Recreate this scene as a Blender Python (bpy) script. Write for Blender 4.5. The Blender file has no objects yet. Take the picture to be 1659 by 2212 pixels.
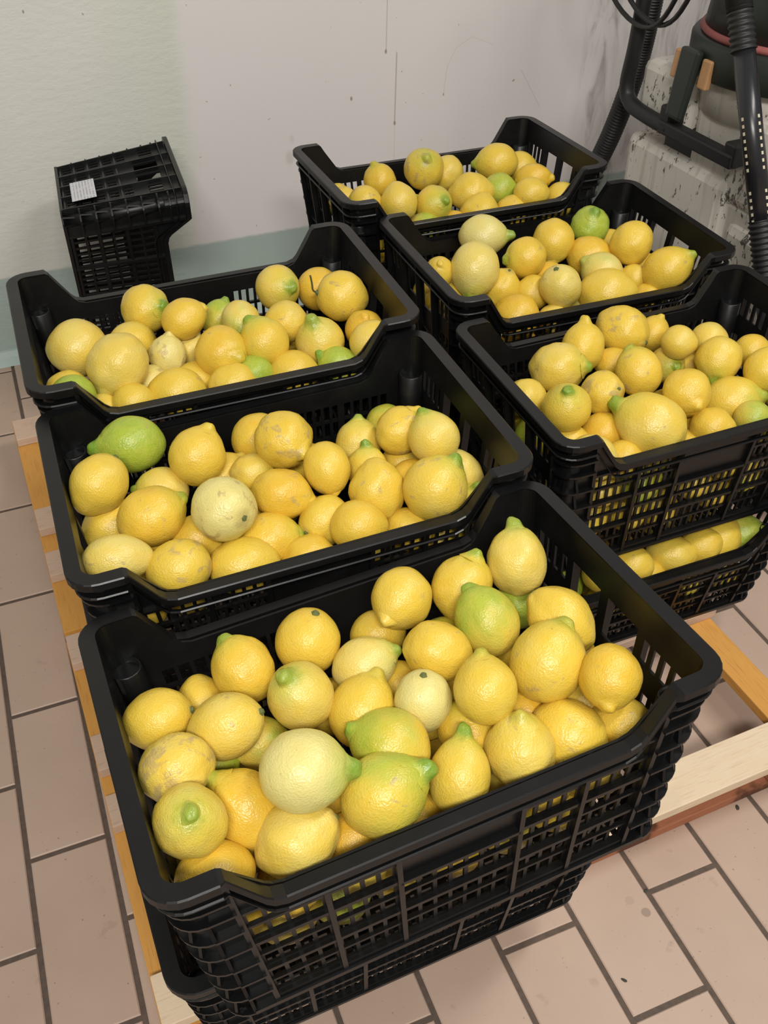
import bpy, bmesh, math, random
from mathutils import Vector, Matrix, Quaternion, noise
random.seed(7)
scene = bpy.context.scene
COL = scene.collection
FZ = 0.67          # height of the nearest crate's rim above the floor

# ------------------------------------------------------------------ camera
cam_d = bpy.data.cameras.new('camera')
cam = bpy.data.objects.new('camera', cam_d)
COL.objects.link(cam)
yaw, pitch, roll = 0.40237, 0.70358, -0.01195
fw = Vector((math.sin(yaw)*math.cos(pitch), math.cos(yaw)*math.cos(pitch), -math.sin(pitch)))
rt = Vector((math.cos(yaw), -math.sin(yaw), 0))
up = rt.cross(fw)
r2 = math.cos(roll)*rt + math.sin(roll)*up
u2 = -math.sin(roll)*rt + math.cos(roll)*up
cam.matrix_world = Matrix(((r2.x, u2.x, -fw.x, -0.27156), (r2.y, u2.y, -fw.y, -0.64071),
                           (r2.z, u2.z, -fw.z, 0.77763+FZ), (0, 0, 0, 1)))
cam_d.sensor_fit = 'VERTICAL'
cam_d.sensor_height = 36.0
cam_d.sensor_width = 27.0
cam_d.lens = 36.0*2103.22/2212.0
cam_d.clip_start = 0.02
scene.camera = cam

# ------------------------------------------------------------------ light
scene.view_settings.view_transform = 'Standard'
scene.view_settings.look = 'None'
scene.view_settings.gamma = 1.0
scene.view_settings.use_curve_mapping = False
scene.view_settings.exposure = 0.0

world = bpy.data.worlds.new('room_light')
scene.world = world
world.use_nodes = True
world.node_tree.nodes['Background'].inputs[0].default_value = (1.0, 0.97, 0.93, 1)
world.node_tree.nodes['Background'].inputs[1].default_value = 0.30

def area_light(name, loc, target, sx, sy, power, color):
    d = bpy.data.lights.new(name, 'AREA')
    d.shape = 'RECTANGLE'
    d.size, d.size_y = sx, sy
    d.energy = power
    d.color = color
    o = bpy.data.objects.new(name, d)
    COL.objects.link(o)
    o.location = loc
    o.rotation_euler = (Vector(target)-Vector(loc)).to_track_quat('-Z', 'Y').to_euler()
    return o
area_light('ceiling_tube_light', (-0.65, -1.75, 2.75), (0.2, 0.3, 0.5), 1.3, 0.22, 76, (1.0, 0.97, 0.92))
area_light('ceiling_tube_light', (1.25, -0.35, 2.85), (0.7, 0.6, 0.5), 1.3, 0.22, 33, (1.0, 0.97, 0.92))

# ------------------------------------------------------------------ helpers
def tag(o, label=None, cat=None, group=None, kind=None):
    if label: o['label'] = label
    if cat: o['category'] = cat
    if group: o['group'] = group
    if kind: o['kind'] = kind
    return o

class MB:
    def __init__(s): s.v = []; s.f = []; s.sm = []
    def quad(s, pts, smooth=False):
        n = len(s.v); s.v += [tuple(p) for p in pts]; s.f.append(tuple(range(n, n+len(pts)))); s.sm.append(smooth)
    def hexa(s, p, smooth=False):
        # p: 8 points, 0-3 bottom loop, 4-7 top loop
        n = len(s.v); s.v += [tuple(q) for q in p]
        for f in ((3,2,1,0),(4,5,6,7),(0,1,5,4),(1,2,6,5),(2,3,7,6),(3,0,4,7)):
            s.f.append(tuple(n+i for i in f)); s.sm.append(smooth)
    def box(s, x0, x1, y0, y1, z0, z1):
        s.hexa([(x0,y0,z0),(x1,y0,z0),(x1,y1,z0),(x0,y1,z0),(x0,y0,z1),(x1,y0,z1),(x1,y1,z1),(x0,y1,z1)])
    def rings(s, rings, cap0=True, cap1=True, smooth=True, closed=True):
        n = len(s.v); k = len(rings[0])
        for r in rings: s.v += [tuple(p) for p in r]
        for i in range(len(rings)-1):
            for j in range(k if closed else k-1):
                a = n+i*k+j; b = n+i*k+(j+1) % k
                s.f.append((a, b, b+k, a+k)); s.sm.append(smooth)
        if cap0: s.f.append(tuple(n+j for j in reversed(range(k)))); s.sm.append(False)
        if cap1: s.f.append(tuple(n+(len(rings)-1)*k+j for j in range(k))); s.sm.append(False)
    def tube(s, pts, rad, seg=14, caps=True):
        pts = [Vector(p) for p in pts]
        rads = rad if isinstance(rad, (list, tuple)) else [rad]*len(pts)
        rings = []; prev = None
        for i, p in enumerate(pts):
            t = (pts[min(i+1, len(pts)-1)]-pts[max(i-1, 0)]).normalized()
            if prev is None:
                a = Vector((0, 0, 1)) if abs(t.z) < .9 else Vector((1, 0, 0))
                nrm = t.cross(a).normalized()
            else:
                nrm = (prev-t*prev.dot(t)).normalized()
            prev = nrm; b = t.cross(nrm)
            rings.append([p+rads[i]*(math.cos(2*math.pi*j/seg)*nrm+math.sin(2*math.pi*j/seg)*b) for j in range(seg)])
        s.rings(rings, caps, caps)
    def lathe(s, prof, c=(0,0,0), seg=40, cap0=True, cap1=True, smooth=True):
        s.rings([[(c[0]+r*math.cos(2*math.pi*j/seg), c[1]+r*math.sin(2*math.pi*j/seg), c[2]+z) for j in range(seg)] for r, z in prof], cap0, cap1, smooth)
    def mesh(s, name, mat):
        m = bpy.data.meshes.new(name)
        m.from_pydata(s.v, [], s.f)
        m.polygons.foreach_set('use_smooth', s.sm)
        if mat: m.materials.append(mat)
        m.update()
        return m

def link(name, mesh, parent=None, loc=None):
    o = bpy.data.objects.new(name, mesh)
    COL.objects.link(o)
    if parent: o.parent = parent
    if loc: o.location = loc
    return o
def build(mb, name, mat, parent=None, bevel=0):
    o = link(name, mb.mesh(name, mat), parent)
    if bevel:
        b = o.modifiers.new('bevel', 'BEVEL'); b.width = bevel; b.segments = 2; b.limit_method = 'ANGLE'
    return o
def empty(name, loc=(0,0,0)):
    o = bpy.data.objects.new(name, None); o.empty_display_size = .05
    COL.objects.link(o); o.location = loc
    return o
def spline(pts, n=8):
    pts = [Vector(p) for p in pts]; out = []
    for i in range(len(pts)-1):
        p0 = pts[max(i-1,0)]; p1 = pts[i]; p2 = pts[i+1]; p3 = pts[min(i+2,len(pts)-1)]
        for k in range(n):
            t = k/n
            out.append(.5*((2*p1)+(-p0+p2)*t+(2*p0-5*p1+4*p2-p3)*t*t+(-p0+3*p1-3*p2+p3)*t**3))
    out.append(pts[-1])
    return out

# ------------------------------------------------------------------ materials
class NT:
    def __init__(s, name):
        s.m = bpy.data.materials.new(name); s.m.use_nodes = True
        s.t = s.m.node_tree; s.b = s.t.nodes['Principled BSDF']
    def n(s, typ, **kw):
        x = s.t.nodes.new(typ)
        for k, v in kw.items(): setattr(x, k, v)
        return x
    def lk(s, a, b): s.t.links.new(a, b)
    def val(s, sock, v):
        if isinstance(v, bpy.types.NodeSocket): s.lk(v, sock)
        else: sock.default_value = v
    def math(s, op, a, b=0.0, c=0.0, clamp=False):
        x = s.n('ShaderNodeMath', operation=op, use_clamp=clamp)
        s.val(x.inputs[0], a); s.val(x.inputs[1], b); s.val(x.inputs[2], c)
        return x.outputs[0]
    def step(s, v, a, b):
        x = s.n('ShaderNodeMapRange', interpolation_type='SMOOTHSTEP')
        s.val(x.inputs['Value'], v); s.val(x.inputs['From Min'], a); s.val(x.inputs['From Max'], b)
        return x.outputs['Result']
    def mix(s, f, a, b, mode='MIX'):
        x = s.n('ShaderNodeMix', data_type='RGBA', blend_type=mode)
        s.val(x.inputs[0], f); s.val(x.inputs[6], a); s.val(x.inputs[7], b)
        return x.outputs[2]
    def noise(s, vec, scale, detail=3, rough=.5, dist=0.0):
        x = s.n('ShaderNodeTexNoise')
        if vec is not None: s.lk(vec, x.inputs['Vector'])
        x.inputs['Scale'].default_value = scale; x.inputs['Detail'].default_value = detail
        x.inputs['Roughness'].default_value = rough; x.inputs['Distortion'].default_value = dist
        return x.outputs['Fac']
    def coord(s, kind='Object'): return s.n('ShaderNodeTexCoord').outputs[kind]
    def mapping(s, vec, scale=(1,1,1), loc=(0,0,0)):
        x = s.n('ShaderNodeMapping'); s.lk(vec, x.inputs[0])
        x.inputs['Scale'].default_value = scale; x.inputs['Location'].default_value = loc
        return x.outputs[0]
    def bump(s, h, strength=.3, dist=.002, normal=None):
        x = s.n('ShaderNodeBump'); x.inputs['Strength'].default_value = strength
        x.inputs['Distance'].default_value = dist; s.lk(h, x.inputs['Height'])
        if normal is not None: s.lk(normal, x.inputs['Normal'])
        return x.outputs[0]
    def out(s, color=None, rough=None, normal=None, spec=None):
        if color is not None: s.val(s.b.inputs['Base Color'], color)
        if rough is not None: s.val(s.b.inputs['Roughness'], rough)
        if normal is not None: s.lk(normal, s.b.inputs['Normal'])
        if spec is not None: s.b.inputs['Specular IOR Level'].default_value = spec
        return s.m
def C4(r, g, b): return (r, g, b, 1)
def srgb(r, g, b):
    f = lambda c: (c/255/12.92 if c/255 <= .04045 else ((c/255+.055)/1.055)**2.4)
    return (f(r), f(g), f(b), 1)

def mat_plain(name, col, rough=.5, nscale=30, var=.25, bump=.1, bdist=.0006, spec=.5, metal=0):
    t = NT(name); co = t.coord()
    n = t.noise(co, nscale, 4, .6)
    dark = tuple(c*(1-var) for c in col[:3])+(1,); lite = tuple(min(1, c*(1+var)) for c in col[:3])+(1,)
    t.b.inputs['Metallic'].default_value = metal
    return t.out(t.mix(n, dark, lite), rough, t.bump(n, bump, bdist), spec)

def mat_black_plastic():
    t = NT('black_crate_plastic'); co = t.coord()
    n = t.noise(co, 14, 4, .65); n2 = t.noise(t.mapping(co, (60, 60, 8)), 3, 3, .7)
    dust = t.math('MULTIPLY', t.step(n, .52, .75), .35)
    c = t.mix(dust, C4(.0042,.0042,.0044), C4(.013,.0125,.0125))
    sc = t.step(n2, .70, .78)
    c = t.mix(t.math('MULTIPLY', sc, .10), c, C4(.10,.095,.09))
    r = t.math('MULTIPLY_ADD', n, .25, .24)
    return t.out(c, r, t.bump(n2, .06, .0008), .42)

def mat_lemon():
    t = NT('lemon_peel'); co = t.coord()
    def attr(nm):
        a = t.n('ShaderNodeAttribute', attribute_type='OBJECT', attribute_name=nm); return a.outputs['Fac']
    tone, green, tip, scar, seed = [attr(k) for k in ('tone','green','tip','scar','seed')]
    add = t.n('ShaderNodeVectorMath', operation='ADD'); t.lk(co, add.inputs[0])
    cx = t.n('ShaderNodeCombineXYZ')
    for i, f in enumerate((1.0, 1.7, 2.3)): t.lk(t.math('MULTIPLY', seed, f), cx.inputs[i])
    t.lk(cx.outputs[0], add.inputs[1]); v = add.outputs[0]
    n1 = t.noise(v, 1.1, 2, .5); n2 = t.noise(v, 1.7, 5, .6, .5); n3 = t.noise(v, 6, 4, .6)
    tn = t.math('ADD', tone, t.math('MULTIPLY', t.math('SUBTRACT', n1, .5), .9))
    c = t.mix(t.step(tn, -.9, .15), C4(.68,.60,.22), C4(.69,.48,.052))
    c = t.mix(t.step(tn, .1, 1.1), c, C4(.68,.39,.026))
    # green
    sep = t.n('ShaderNodeSeparateXYZ'); t.lk(co, sep.inputs[0]); z = sep.outputs[2]
    gz = t.math('MULTIPLY', t.math('SUBTRACT', z, .1), .22)
    gm = t.step(t.math('ADD', gz, t.math('SUBTRACT', t.math('MULTIPLY', green, 1.35), t.math('MULTIPLY', n1, .75))), -.12, .5)
    gm = t.math('MULTIPLY', gm, t.step(green, 0.0, .1))
    gcol = t.mix(n2, C4(.16,.31,.016), C4(.40,.50,.045))
    c = t.mix(t.math('MULTIPLY', gm, .9), c, gcol)
    tm = t.step(t.math('ADD', z, t.math('MULTIPLY', t.math('SUBTRACT', n2, .5), .35)), .86, 1.1)
    halo = t.step(t.math('ADD', z, t.math('MULTIPLY', t.math('SUBTRACT', n1, .5), .6)), .45, 1.0)
    c = t.mix(t.math('MULTIPLY', t.math('MULTIPLY', halo, tip), .5), c, C4(.42,.46,.05))
    c = t.mix(t.math('MULTIPLY', tm, tip), c, C4(.13,.27,.02))
    # stem end slightly brown
    sm_ = t.step(z, -.93, -1.02)
    c = t.mix(t.math('MULTIPLY', sm_, .5), c, C4(.35,.25,.08))
    # scars: tan rubbed patches
    thr = t.math('SUBTRACT', .675, t.math('MULTIPLY', scar, .18))
    sm = t.n('ShaderNodeMapRange', interpolation_type='SMOOTHSTEP')
    t.lk(n2, sm.inputs[0]); t.lk(thr, sm.inputs[1]); t.lk(t.math('ADD', thr, .085), sm.inputs[2])
    c = t.mix(t.math('MULTIPLY', sm.outputs[0], .68), c, C4(.40,.29,.13))
    sp = t.noise(v, 11, 2, .5)
    c = t.mix(t.math('MULTIPLY', t.step(sp, .735, .77), .6), c, C4(.25,.16,.05))
    c = t.mix(t.math('MULTIPLY', t.step(n3, .35, .7), .14), c, C4(.70,.56,.15))
    # peel pores
    vo = t.n('ShaderNodeTexVoronoi', feature='SMOOTH_F1'); t.lk(v, vo.inputs['Vector']); vo.inputs['Scale'].default_value = 21
    p2 = t.noise(v, 40, 2, .5)
    nb = t.bump(t.math('ADD', vo.outputs['Distance'], t.math('MULTIPLY', p2, .5)), .30, .0016)
    nb = t.bump(n3, .22, .003, nb)
    return t.out(c, t.math('MULTIPLY_ADD', n3, .16, .22), nb, .5)

BLACK = mat_black_plastic()
LEMON = mat_lemon()
STEM = mat_plain('lemon_stem_button', C4(.11,.13,.035), .7, 60, .4, .3)
TWIG = mat_plain('lemon_twig', C4(.07,.075,.02), .7, 60, .4, .3)

# ------------------------------------------------------------------ floor
def mat_tile():
    t = NT('beige_floor_tile'); g = t.n('ShaderNodeNewGeometry').outputs['Position']
    oi = t.n('ShaderNodeObjectInfo').outputs['Random']
    n = t.noise(g, 5, 4, .6); n2 = t.noise(g, 160, 2, .5); n3 = t.noise(g, 22, 3, .55)
    c = t.mix(n, srgb(177,152,135), srgb(196,173,155))
    c = t.mix(t.math('MULTIPLY', oi, .22), c, srgb(168,140,122))
    c = t.mix(t.math('MULTIPLY', t.step(n2, .70, .76), .55), c, srgb(96,76,62))
    c = t.mix(t.math('MULTIPLY', t.step(n3, .66, .72), .22), c, srgb(140,116,98))
    sp = t.n('ShaderNodeSeparateXYZ'); t.lk(g, sp.inputs[0])
    for x0, y0, r, s in ((.385,-.112,.0095,.55),(.373,-.086,.0095,.16)):
        d = t.math('SQRT', t.math('ADD', t.math('POWER', t.math('SUBTRACT', sp.outputs[0], x0), 2), t.math('POWER', t.math('SUBTRACT', sp.outputs[1], y0), 2)))
        c = t.mix(t.math('MULTIPLY', t.step(t.math('ADD', d, t.math('MULTIPLY', n3, .003)), r, r*.8), s), c, srgb(120,104,88))
    return t.out(c, t.math('MULTIPLY_ADD', n, .15, .42), t.bump(n2, .06, .0006), .4)
GROUT = mat_plain('dark_grout', srgb(92,78,68), .9, 90, .45, .5, .001)
TILE = mat_tile()
mb = MB(); mb.box(-2.6, 3.6, -1.8, 2.02, -.05, -.0025)
floor = build(mb, 'floor', GROUT); tag(floor, kind='structure')
TX, TY, J = .1285, .311, .0085
FYAW = -.03
def tile_mesh():
    m = MB(); a, b, e = TX-J, TY-J, .0018
    def loop(x, y, z): return [(x, y, z), (a-x, y, z), (a-x, b-y, z), (x, b-y, z)]
    m.rings([loop(0, 0, -.02), loop(0, 0, -.0015), loop(e, e, 0)], True, True, False)
    return m.mesh('tile', TILE)
tm = tile_mesh()
rotf = Matrix.Rotation(FYAW, 4, 'Z')
Minv = rotf.inverted()
o0 = Minv @ Vector((-.351, .358, 0))
kit = 0
for k in range(-9, 18):
    x0 = o0.x+(k-1)*TX
    base = o0.y+(0 if k % 2 == 0 else -.155)+(.045 if k >= 4 else 0)
    for j in range(-6, 8):
        y0 = base+j*TY
        w = rotf @ Vector((x0+J/2, y0+J/2, 0))
        c = rotf @ Vector((x0+TX/2, y0+TY/2, 0))
        if c.x < -1.05 or c.x > 2.1 or c.y > 2.07-.03*c.x or c.y < -1.0: continue
        o = link('tile', tm, floor); o.location = w; o.rotation_euler = (0, 0, FYAW); kit += 1

# ------------------------------------------------------------------ wall
def mat_wall():
    t = NT('painted_plaster_wall'); co = t.coord()
    sep = t.n('ShaderNodeSeparateXYZ'); t.lk(co, sep.inputs[0]); X, Z = sep.outputs[0], sep.outputs[2]
    n = t.noise(co, 3.2, 5, .6); nf = t.noise(t.mapping(co, (1, 1, 2.2)), 26, 5, .65); nl = t.noise(co, 1.3, 2)
    # rough greenish limewash to the left of the repainted, whiter area
    edge = t.math('ADD', X, t.math('MULTIPLY', t.math('SUBTRACT', n, .5), .10))
    edge = t.math('SUBTRACT', edge, t.math('MULTIPLY', Z, .085))
    old = t.step(edge, .60, .535)
    cold = t.mix(n, srgb(209,208,198), srgb(222,221,213))
    cold = t.mix(t.math('MULTIPLY', t.step(edge, .30, .56), .55), cold, srgb(202,208,190))
    cnew = t.mix(nl, srgb(218,212,209), srgb(227,222,218))
    c = t.mix(old, cnew, cold)
    # teal plinth paint
    pz = t.math('ADD', Z, t.math('MULTIPLY', t.math('SUBTRACT', nf, .5), .012))
    teal = t.step(pz, .250, .238)
    c = t.mix(t.math('MULTIPLY', teal, .92), c, t.mix(n, srgb(146,164,156), srgb(176,192,184)))
    # smudges
    c = t.mix(t.math('MULTIPLY', t.step(nf, .66, .74), .18), c, srgb(120,112,104))
    sp = t.noise(co, 60, 2)
    c = t.mix(t.math('MULTIPLY', t.step(sp, .745, .77), .6), c, srgb(120,104,88))
    # drip stains: (x top, z top, x bottom, z bottom, strength)
    for x0, z0, x1, z1, s, w in ((1.190,.95,1.181,.70,.7,.0022),(1.212,.69,1.205,.505,.85,.003),(1.205,.50,1.203,.40,.3,.002),
                              (1.60,.60,1.67,.49,.35,.002),(1.355,.565,1.364,.635,.4,.0016),(1.364,.635,1.390,.682,.32,.0016),
                              (1.390,.682,1.437,.706,.32,.0016),(1.437,.706,1.505,.678,.25,.0016)):
        f = t.math('DIVIDE', t.math('SUBTRACT', Z, z1), z0-z1) if abs(z0-z1) > .04 else t.math('DIVIDE', t.math('SUBTRACT', X, x1), x0-x1)
        if abs(z0-z1) > .04:
            d = t.math('ABSOLUTE', t.math('SUBTRACT', X, t.math('MULTIPLY_ADD', f, x0-x1, x1)))
        else:
            d = t.math('ABSOLUTE', t.math('SUBTRACT', Z, t.math('MULTIPLY_ADD', f, z0-z1, z1)))
        m = t.math('MULTIPLY', t.step(d, w, w*.3), t.math('MULTIPLY', t.step(f, -.02, .01), t.step(f, 1.02, .98)))
        c = t.mix(t.math('MULTIPLY', m, s*.6), c, srgb(140,122,104))
    for x0, z0, r, s in ((1.180,.695,.006,.9),(1.205,.502,.006,.9),(1.077,.585,.006,.9),(1.355,.562,.004,.8),(.90,.50,.012,.15),(.275,.879,.004,.9),(.89,.45,.02,.25)):
        d = t.math('SQRT', t.math('ADD', t.math('POWER', t.math('SUBTRACT', X, x0), 2), t.math('POWER', t.math('MULTIPLY', t.math('SUBTRACT', Z, z0), .6), 2)))
        c = t.mix(t.math('MULTIPLY', t.step(d, r*.8, r*.3), s*.8), c, srgb(122,102,78))
    # scuffed dirty strip beside the cleaner
    ns = t.noise(t.mapping(co, (7, 1, 1.6)), 3.0, 5, .62, 1.2)
    sc = t.math('MULTIPLY', t.step(X, 1.78, 1.84), t.step(ns, .42, .78))
    c = t.mix(t.math('MULTIPLY', sc, .6), c, srgb(112,98,92))
    bh = t.math('MULTIPLY', t.math('MULTIPLY_ADD', old, .9, .12), nf)
    return t.out(c, .75, t.bump(bh, .35, .006), .25)
mb = MB(); mb.box(-2.2, 4.0, 0, .12, 0, 3.0)
wall = build(mb, 'wall_back', mat_wall()); wall.location = (-.333, 1.971, 0); wall.rotation_euler = (0, 0, -.03); tag(wall, kind='structure')
mb = MB(); prof = [(0, .034), (-.006, .032), (-.014, .018), (-.030, .004), (-.034, 0), (0, 0)]
mb.rings([[(x, y, z) for y, z in prof] for x in (-2.2, 4.0)], smooth=False)
bb = build(mb, 'baseboard_back', mat_plain('pale_teal_skirting', srgb(172,188,182), .55, 20, .12, .15), None)
bb.location = wall.location; bb.rotation_euler = wall.rotation_euler; tag(bb, kind='structure')

# ------------------------------------------------------------------ pallets
def mat_wood(name, a, b, dark, stain):
    t = NT(name); co = t.coord(); oi = t.n('ShaderNodeObjectInfo').outputs['Random']
    v = t.mapping(co, (1.2, 9, 9)); n = t.noise(v, 5, 5, .65, 1.0); fine = t.noise(t.mapping(co, (4, 60, 60)), 5, 3, .6)
    c = t.mix(t.math('MULTIPLY_ADD', oi, .3, t.math('MULTIPLY', n, .7)), a, b)
    c = t.mix(t.math('MULTIPLY', t.step(fine, .5, .75), .35), c, dark)
    s = t.noise(co, 7, 4, .6)
    c = t.mix(t.math('MULTIPLY', t.step(s, .56, .64), stain), c, srgb(66,44,36))
    return t.out(c, .7, t.bump(fine, .25, .001), .25)
WOOD_LIGHT = mat_wood('pale_pine', srgb(232,214,188), srgb(216,190,154), srgb(176,142,104), .06)
WOOD_ORANGE = mat_wood('orange_pine', srgb(214,160,84), srgb(200,140,66), srgb(140,88,40), .0)
WOOD_BROWN = mat_wood('stained_pine', srgb(186,128,92), srgb(158,98,72), srgb(96,60,44), .8)
WOOD_GREY = mat_wood('grey_weathered_pine', srgb(208,182,160), srgb(192,162,140), srgb(140,110,92), .25)
def board(name, x0, x1, y0, y1, z0, z1, mat, parent, alongy=False):
    # mesh built with its length on local x so the grain follows the board
    m = MB()
    if alongy:
        m.box(-(y1-y0)/2, (y1-y0)/2, -(x1-x0)/2, (x1-x0)/2, -(z1-z0)/2, (z1-z0)/2)
    else:
        m.box(-(x1-x0)/2, (x1-x0)/2, -(y1-y0)/2, (y1-y0)/2, -(z1-z0)/2, (z1-z0)/2)
    o = build(m, name, mat, parent, .0015)
    o.location = ((x0+x1)/2, (y0+y1)/2, (z0+z1)/2)
    if alongy: o.rotation_euler = (0, 0, math.pi/2)
    return o
def pallet(label, y0, y1, decks):
    t = empty('wooden_pallet'); tag(t, label, 'pallet', 'wooden pallets under the crates')
    for a, b, m in decks: board('deck_board', -.335, .80, a, b, .10, .12, m, t)
    for xa, xb in ((-.337, -.237), (.19, .29), (.732, .790)):
        board('stringer_board', xa, xb, y0+.005, y1-.005, .079, .0995, WOOD_ORANGE, t, True)
    for xa, xb in ((-.325, -.245), (.195, .285), (.70, .785)):
        for ya, yb in ((y0+.012, y0+.09), ((y0+y1)/2-.04, (y0+y1)/2+.04), (y1-.09, y1-.012)):
            board('block', xa, xb, ya, yb, .0205, .0785, WOOD_BROWN, t)
    for ya, yb in ((y0+.024, y0+.115), (y1-.10, y1-.01)):
        board('bottom_board', -.33, .79, ya, yb, 0, .020, WOOD_BROWN, t)
    return t
pallet('pale pine pallet on the tiles under the nearest crates', -.035, .725,
       [(-.035, .039, WOOD_LIGHT), (.285, .345, WOOD_GREY), (.395, .47, WOOD_GREY), (.64, .715, WOOD_GREY)])
pallet('grey-ended pallet under the far crates, closer to the wall', .74, 1.50,
       [(.888, .962, WOOD_GREY), (1.038, 1.11, WOOD_GREY), (1.384, 1.468, WOOD_GREY)])

# ------------------------------------------------------------------ crates
HX0, HX1, HY0, HY1 = .256, .284, .153, .181
CR = .020
PROF = [(-.236, 0), (-.231, -.003), (-.202, -.049), (-.195, -.056), (-.183, -.060), (.183, -.060), (.195, -.056), (.202, -.049), (.231, -.003), (.236, 0)]
def crate_parts(H, nslot):
    """meshes of one stackable crate; z = 0 at the rim, -H at the base"""
    kx = lambda h: (HX0+(HX1-HX0)*h/H)/HX1
    ky = lambda h: (HY0+(HY1-HY0)*h/H)/HY1
    S = H/.285
    def mp(side, u, h, d):
        # side: 0 front(-y) 1 back(+y) 2 left(-x) 3 right(+x)
        z = h-H
        if side == 0: return (u*kx(h), -(HY1*ky(h)+d), z)
        if side == 1: return (-u*kx(h), HY1*ky(h)+d, z)
        if side == 2: return (-(HX1*kx(h)+d), -u*ky(h), z)
        return (HX1*kx(h)+d, u*ky(h), z)
    def hbox(m, side, u0, u1, h0, h1, d0, d1):
        m.hexa([mp(side,u0,h0,d1), mp(side,u1,h0,d1), mp(side,u1,h0,d0), mp(side,u0,h0,d0),
                mp(side,u0,h1,d1), mp(side,u1,h1,d1), mp(side,u1,h1,d0), mp(side,u0,h1,d0)])
    TH = .0032
    def panel(m, side, u0, u1, h0, h1, holes):
        us = sorted({u0, u1, *[x for q in holes for x in q[:2]]}); hs = sorted({h0, h1, *[x for q in holes for x in q[2:]]})
        nu, nh = len(us)-1, len(hs)-1
        solid = [[not any(q[0]-1e-6 <= us[i] and us[i+1] <= q[1]+1e-6 and q[2]-1e-6 <= hs[j] and hs[j+1] <= q[3]+1e-6 for q in holes) for j in range(nh)] for i in range(nu)]
        for i in range(nu):
            for j in range(nh):
                if not solid[i][j]: continue
                a, b, c, d = us[i], us[i+1], hs[j], hs[j+1]
                m.quad([mp(side,a,c,0), mp(side,b,c,0), mp(side,b,d,0), mp(side,a,d,0)])
                m.quad([mp(side,b,c,-TH), mp(side,a,c,-TH), mp(side,a,d,-TH), mp(side,b,d,-TH)])
                if i == 0 or not solid[i-1][j]: m.quad([mp(side,a,c,-TH), mp(side,a,c,0), mp(side,a,d,0), mp(side,a,d,-TH)])
                if i == nu-1 or not solid[i+1][j]: m.quad([mp(side,b,c,0), mp(side,b,c,-TH), mp(side,b,d,-TH), mp(side,b,d,0)])
                if j == 0 or not solid[i][j-1]: m.quad([mp(side,a,c,-TH), mp(side,b,c,-TH), mp(side,b,c,0), mp(side,a,c,0)])
                if j == nh-1 or not solid[i][j+1]: m.quad([mp(side,a,d,0), mp(side,b,d,0), mp(side,b,d,-TH), mp(side,a,d,-TH)])
    U = .063
    rows = [r for k in range(3) for r in ((.0165+U*k, .0410+U*k), (.0455+U*k, .0700+U*k))]
    rows = [(a*S, b*S) for a, b in rows]
    hb = .205*S
    def slots(u0, u1, n, bar):
        w = (u1-u0-(n-1)*bar)/n
        return [(u0+i*(w+bar), u0+i*(w+bar)+w) for i in range(n)]
    parts = {}
    UW = HX1-CR
    for side in (0, 1):
        m = MB(); holes = []
        for c0, c1 in ((-.235,-.15),(-.15,-.072),(.072,.15),(.15,.235)):
            for a, b in slots(c0+.0055, c1-.0055, nslot, .005):
                for r in rows: holes.append((a, b, r[0], r[1]))
        for a, b in slots(-.0655, .0655, nslot*2-1, .005):
            for r in rows[:4]: holes.append((a, b, r[0], r[1]))
        panel(m, side, -UW, UW, 0, hb, holes)
        # band under the lowered rim, following the cut-out
        pts = [(-UW, 0)]+PROF+[(UW, 0)]
        for (a, za), (b, zb) in zip(pts[:-1], pts[1:]):
            m.hexa([mp(side,a,hb,0), mp(side,b,hb,0), mp(side,b,hb,-TH), mp(side,a,hb,-TH),
                    mp(side,a,H+za-.002,0), mp(side,b,H+zb-.002,0), mp(side,b,H+zb-.002,-TH), mp(side,a,H+za-.002,-TH)])
        for u in (-.235,-.15,-.072,.072,.15,.235):
            top = H-.012 if abs(u) > .23 else H-.066
            hbox(m, side, u-.003, u+.003, .004, top, 0, .0075)
        for k in range(3):
            h = (.0085+U*k)*S
            segs = ((-.235,-.072),(-.072,.072),(.072,.235))
            for a, b in segs:
                hbox(m, side, a, b, h+.001, h+.0065, 0, .0055)
                if not (k == 2 and a == -.072):
                    hbox(m, side, a, b, h+.0327*S, h+.0367*S, 0, .0022)
        hbox(m, side, -.072, .072, .1345*S, .1395*S, 0, .0075)
        hbox(m, side, -.235, .235, .2005*S, .2045*S, 0, .005)
        hbox(m, side, -UW, UW, 0, .007, 0, .0095)
        for a, b in ((-UW, -.235), (.235, UW)):
            for h in (.04,.075,.11,.145,.18,.215,.24): hbox(m, side, a, b, h*S, h*S+.0035, 0, .011)
        parts.setdefault('long_wall', []).append(m.mesh('crate_long_wall', BLACK))
    VW = HY1-CR
    for side in (2, 3):
        m = MB(); holes = []
        low = [((.018+.033*k)*S, (.0385+.033*k)*S) for k in range(5)]
        for c0, c1 in ((-.150,-.080),(.080,.150)):
            for a, b in slots(c0+.002, c1-.002, 4, .0078):
                for r in low: holes.append((a, b, r[0], r[1]))
                holes.append((a, b, H-.078, H-.046))
        for c0, c1 in ((-.068,-.008),(.008,.068)):
            for a, b in slots(c0+.001, c1-.001, 4, .0070):
                for r in low[:4]: holes.append((a, b, r[0], r[1]))
            holes.append((c0, c1, H-.098, H-.042))
        panel(m, side, -VW, VW, 0, H-.002, holes)
        for v in (-.154,-.074,0,.074,.154): hbox(m, side, v-.0022, v+.0022, .004, H-.012, 0, .011)
        for h in (.0105*S, .0435*S, .0765*S, .1095*S, .1425*S, H-.030): hbox(m, side, -VW, VW, h, h+.004, 0, .005)
        hbox(m, side, -VW, VW, 0, .007, 0, .0105)
        parts.setdefault('end_wall', []).append(m.mesh('crate_end_wall', BLACK))
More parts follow.
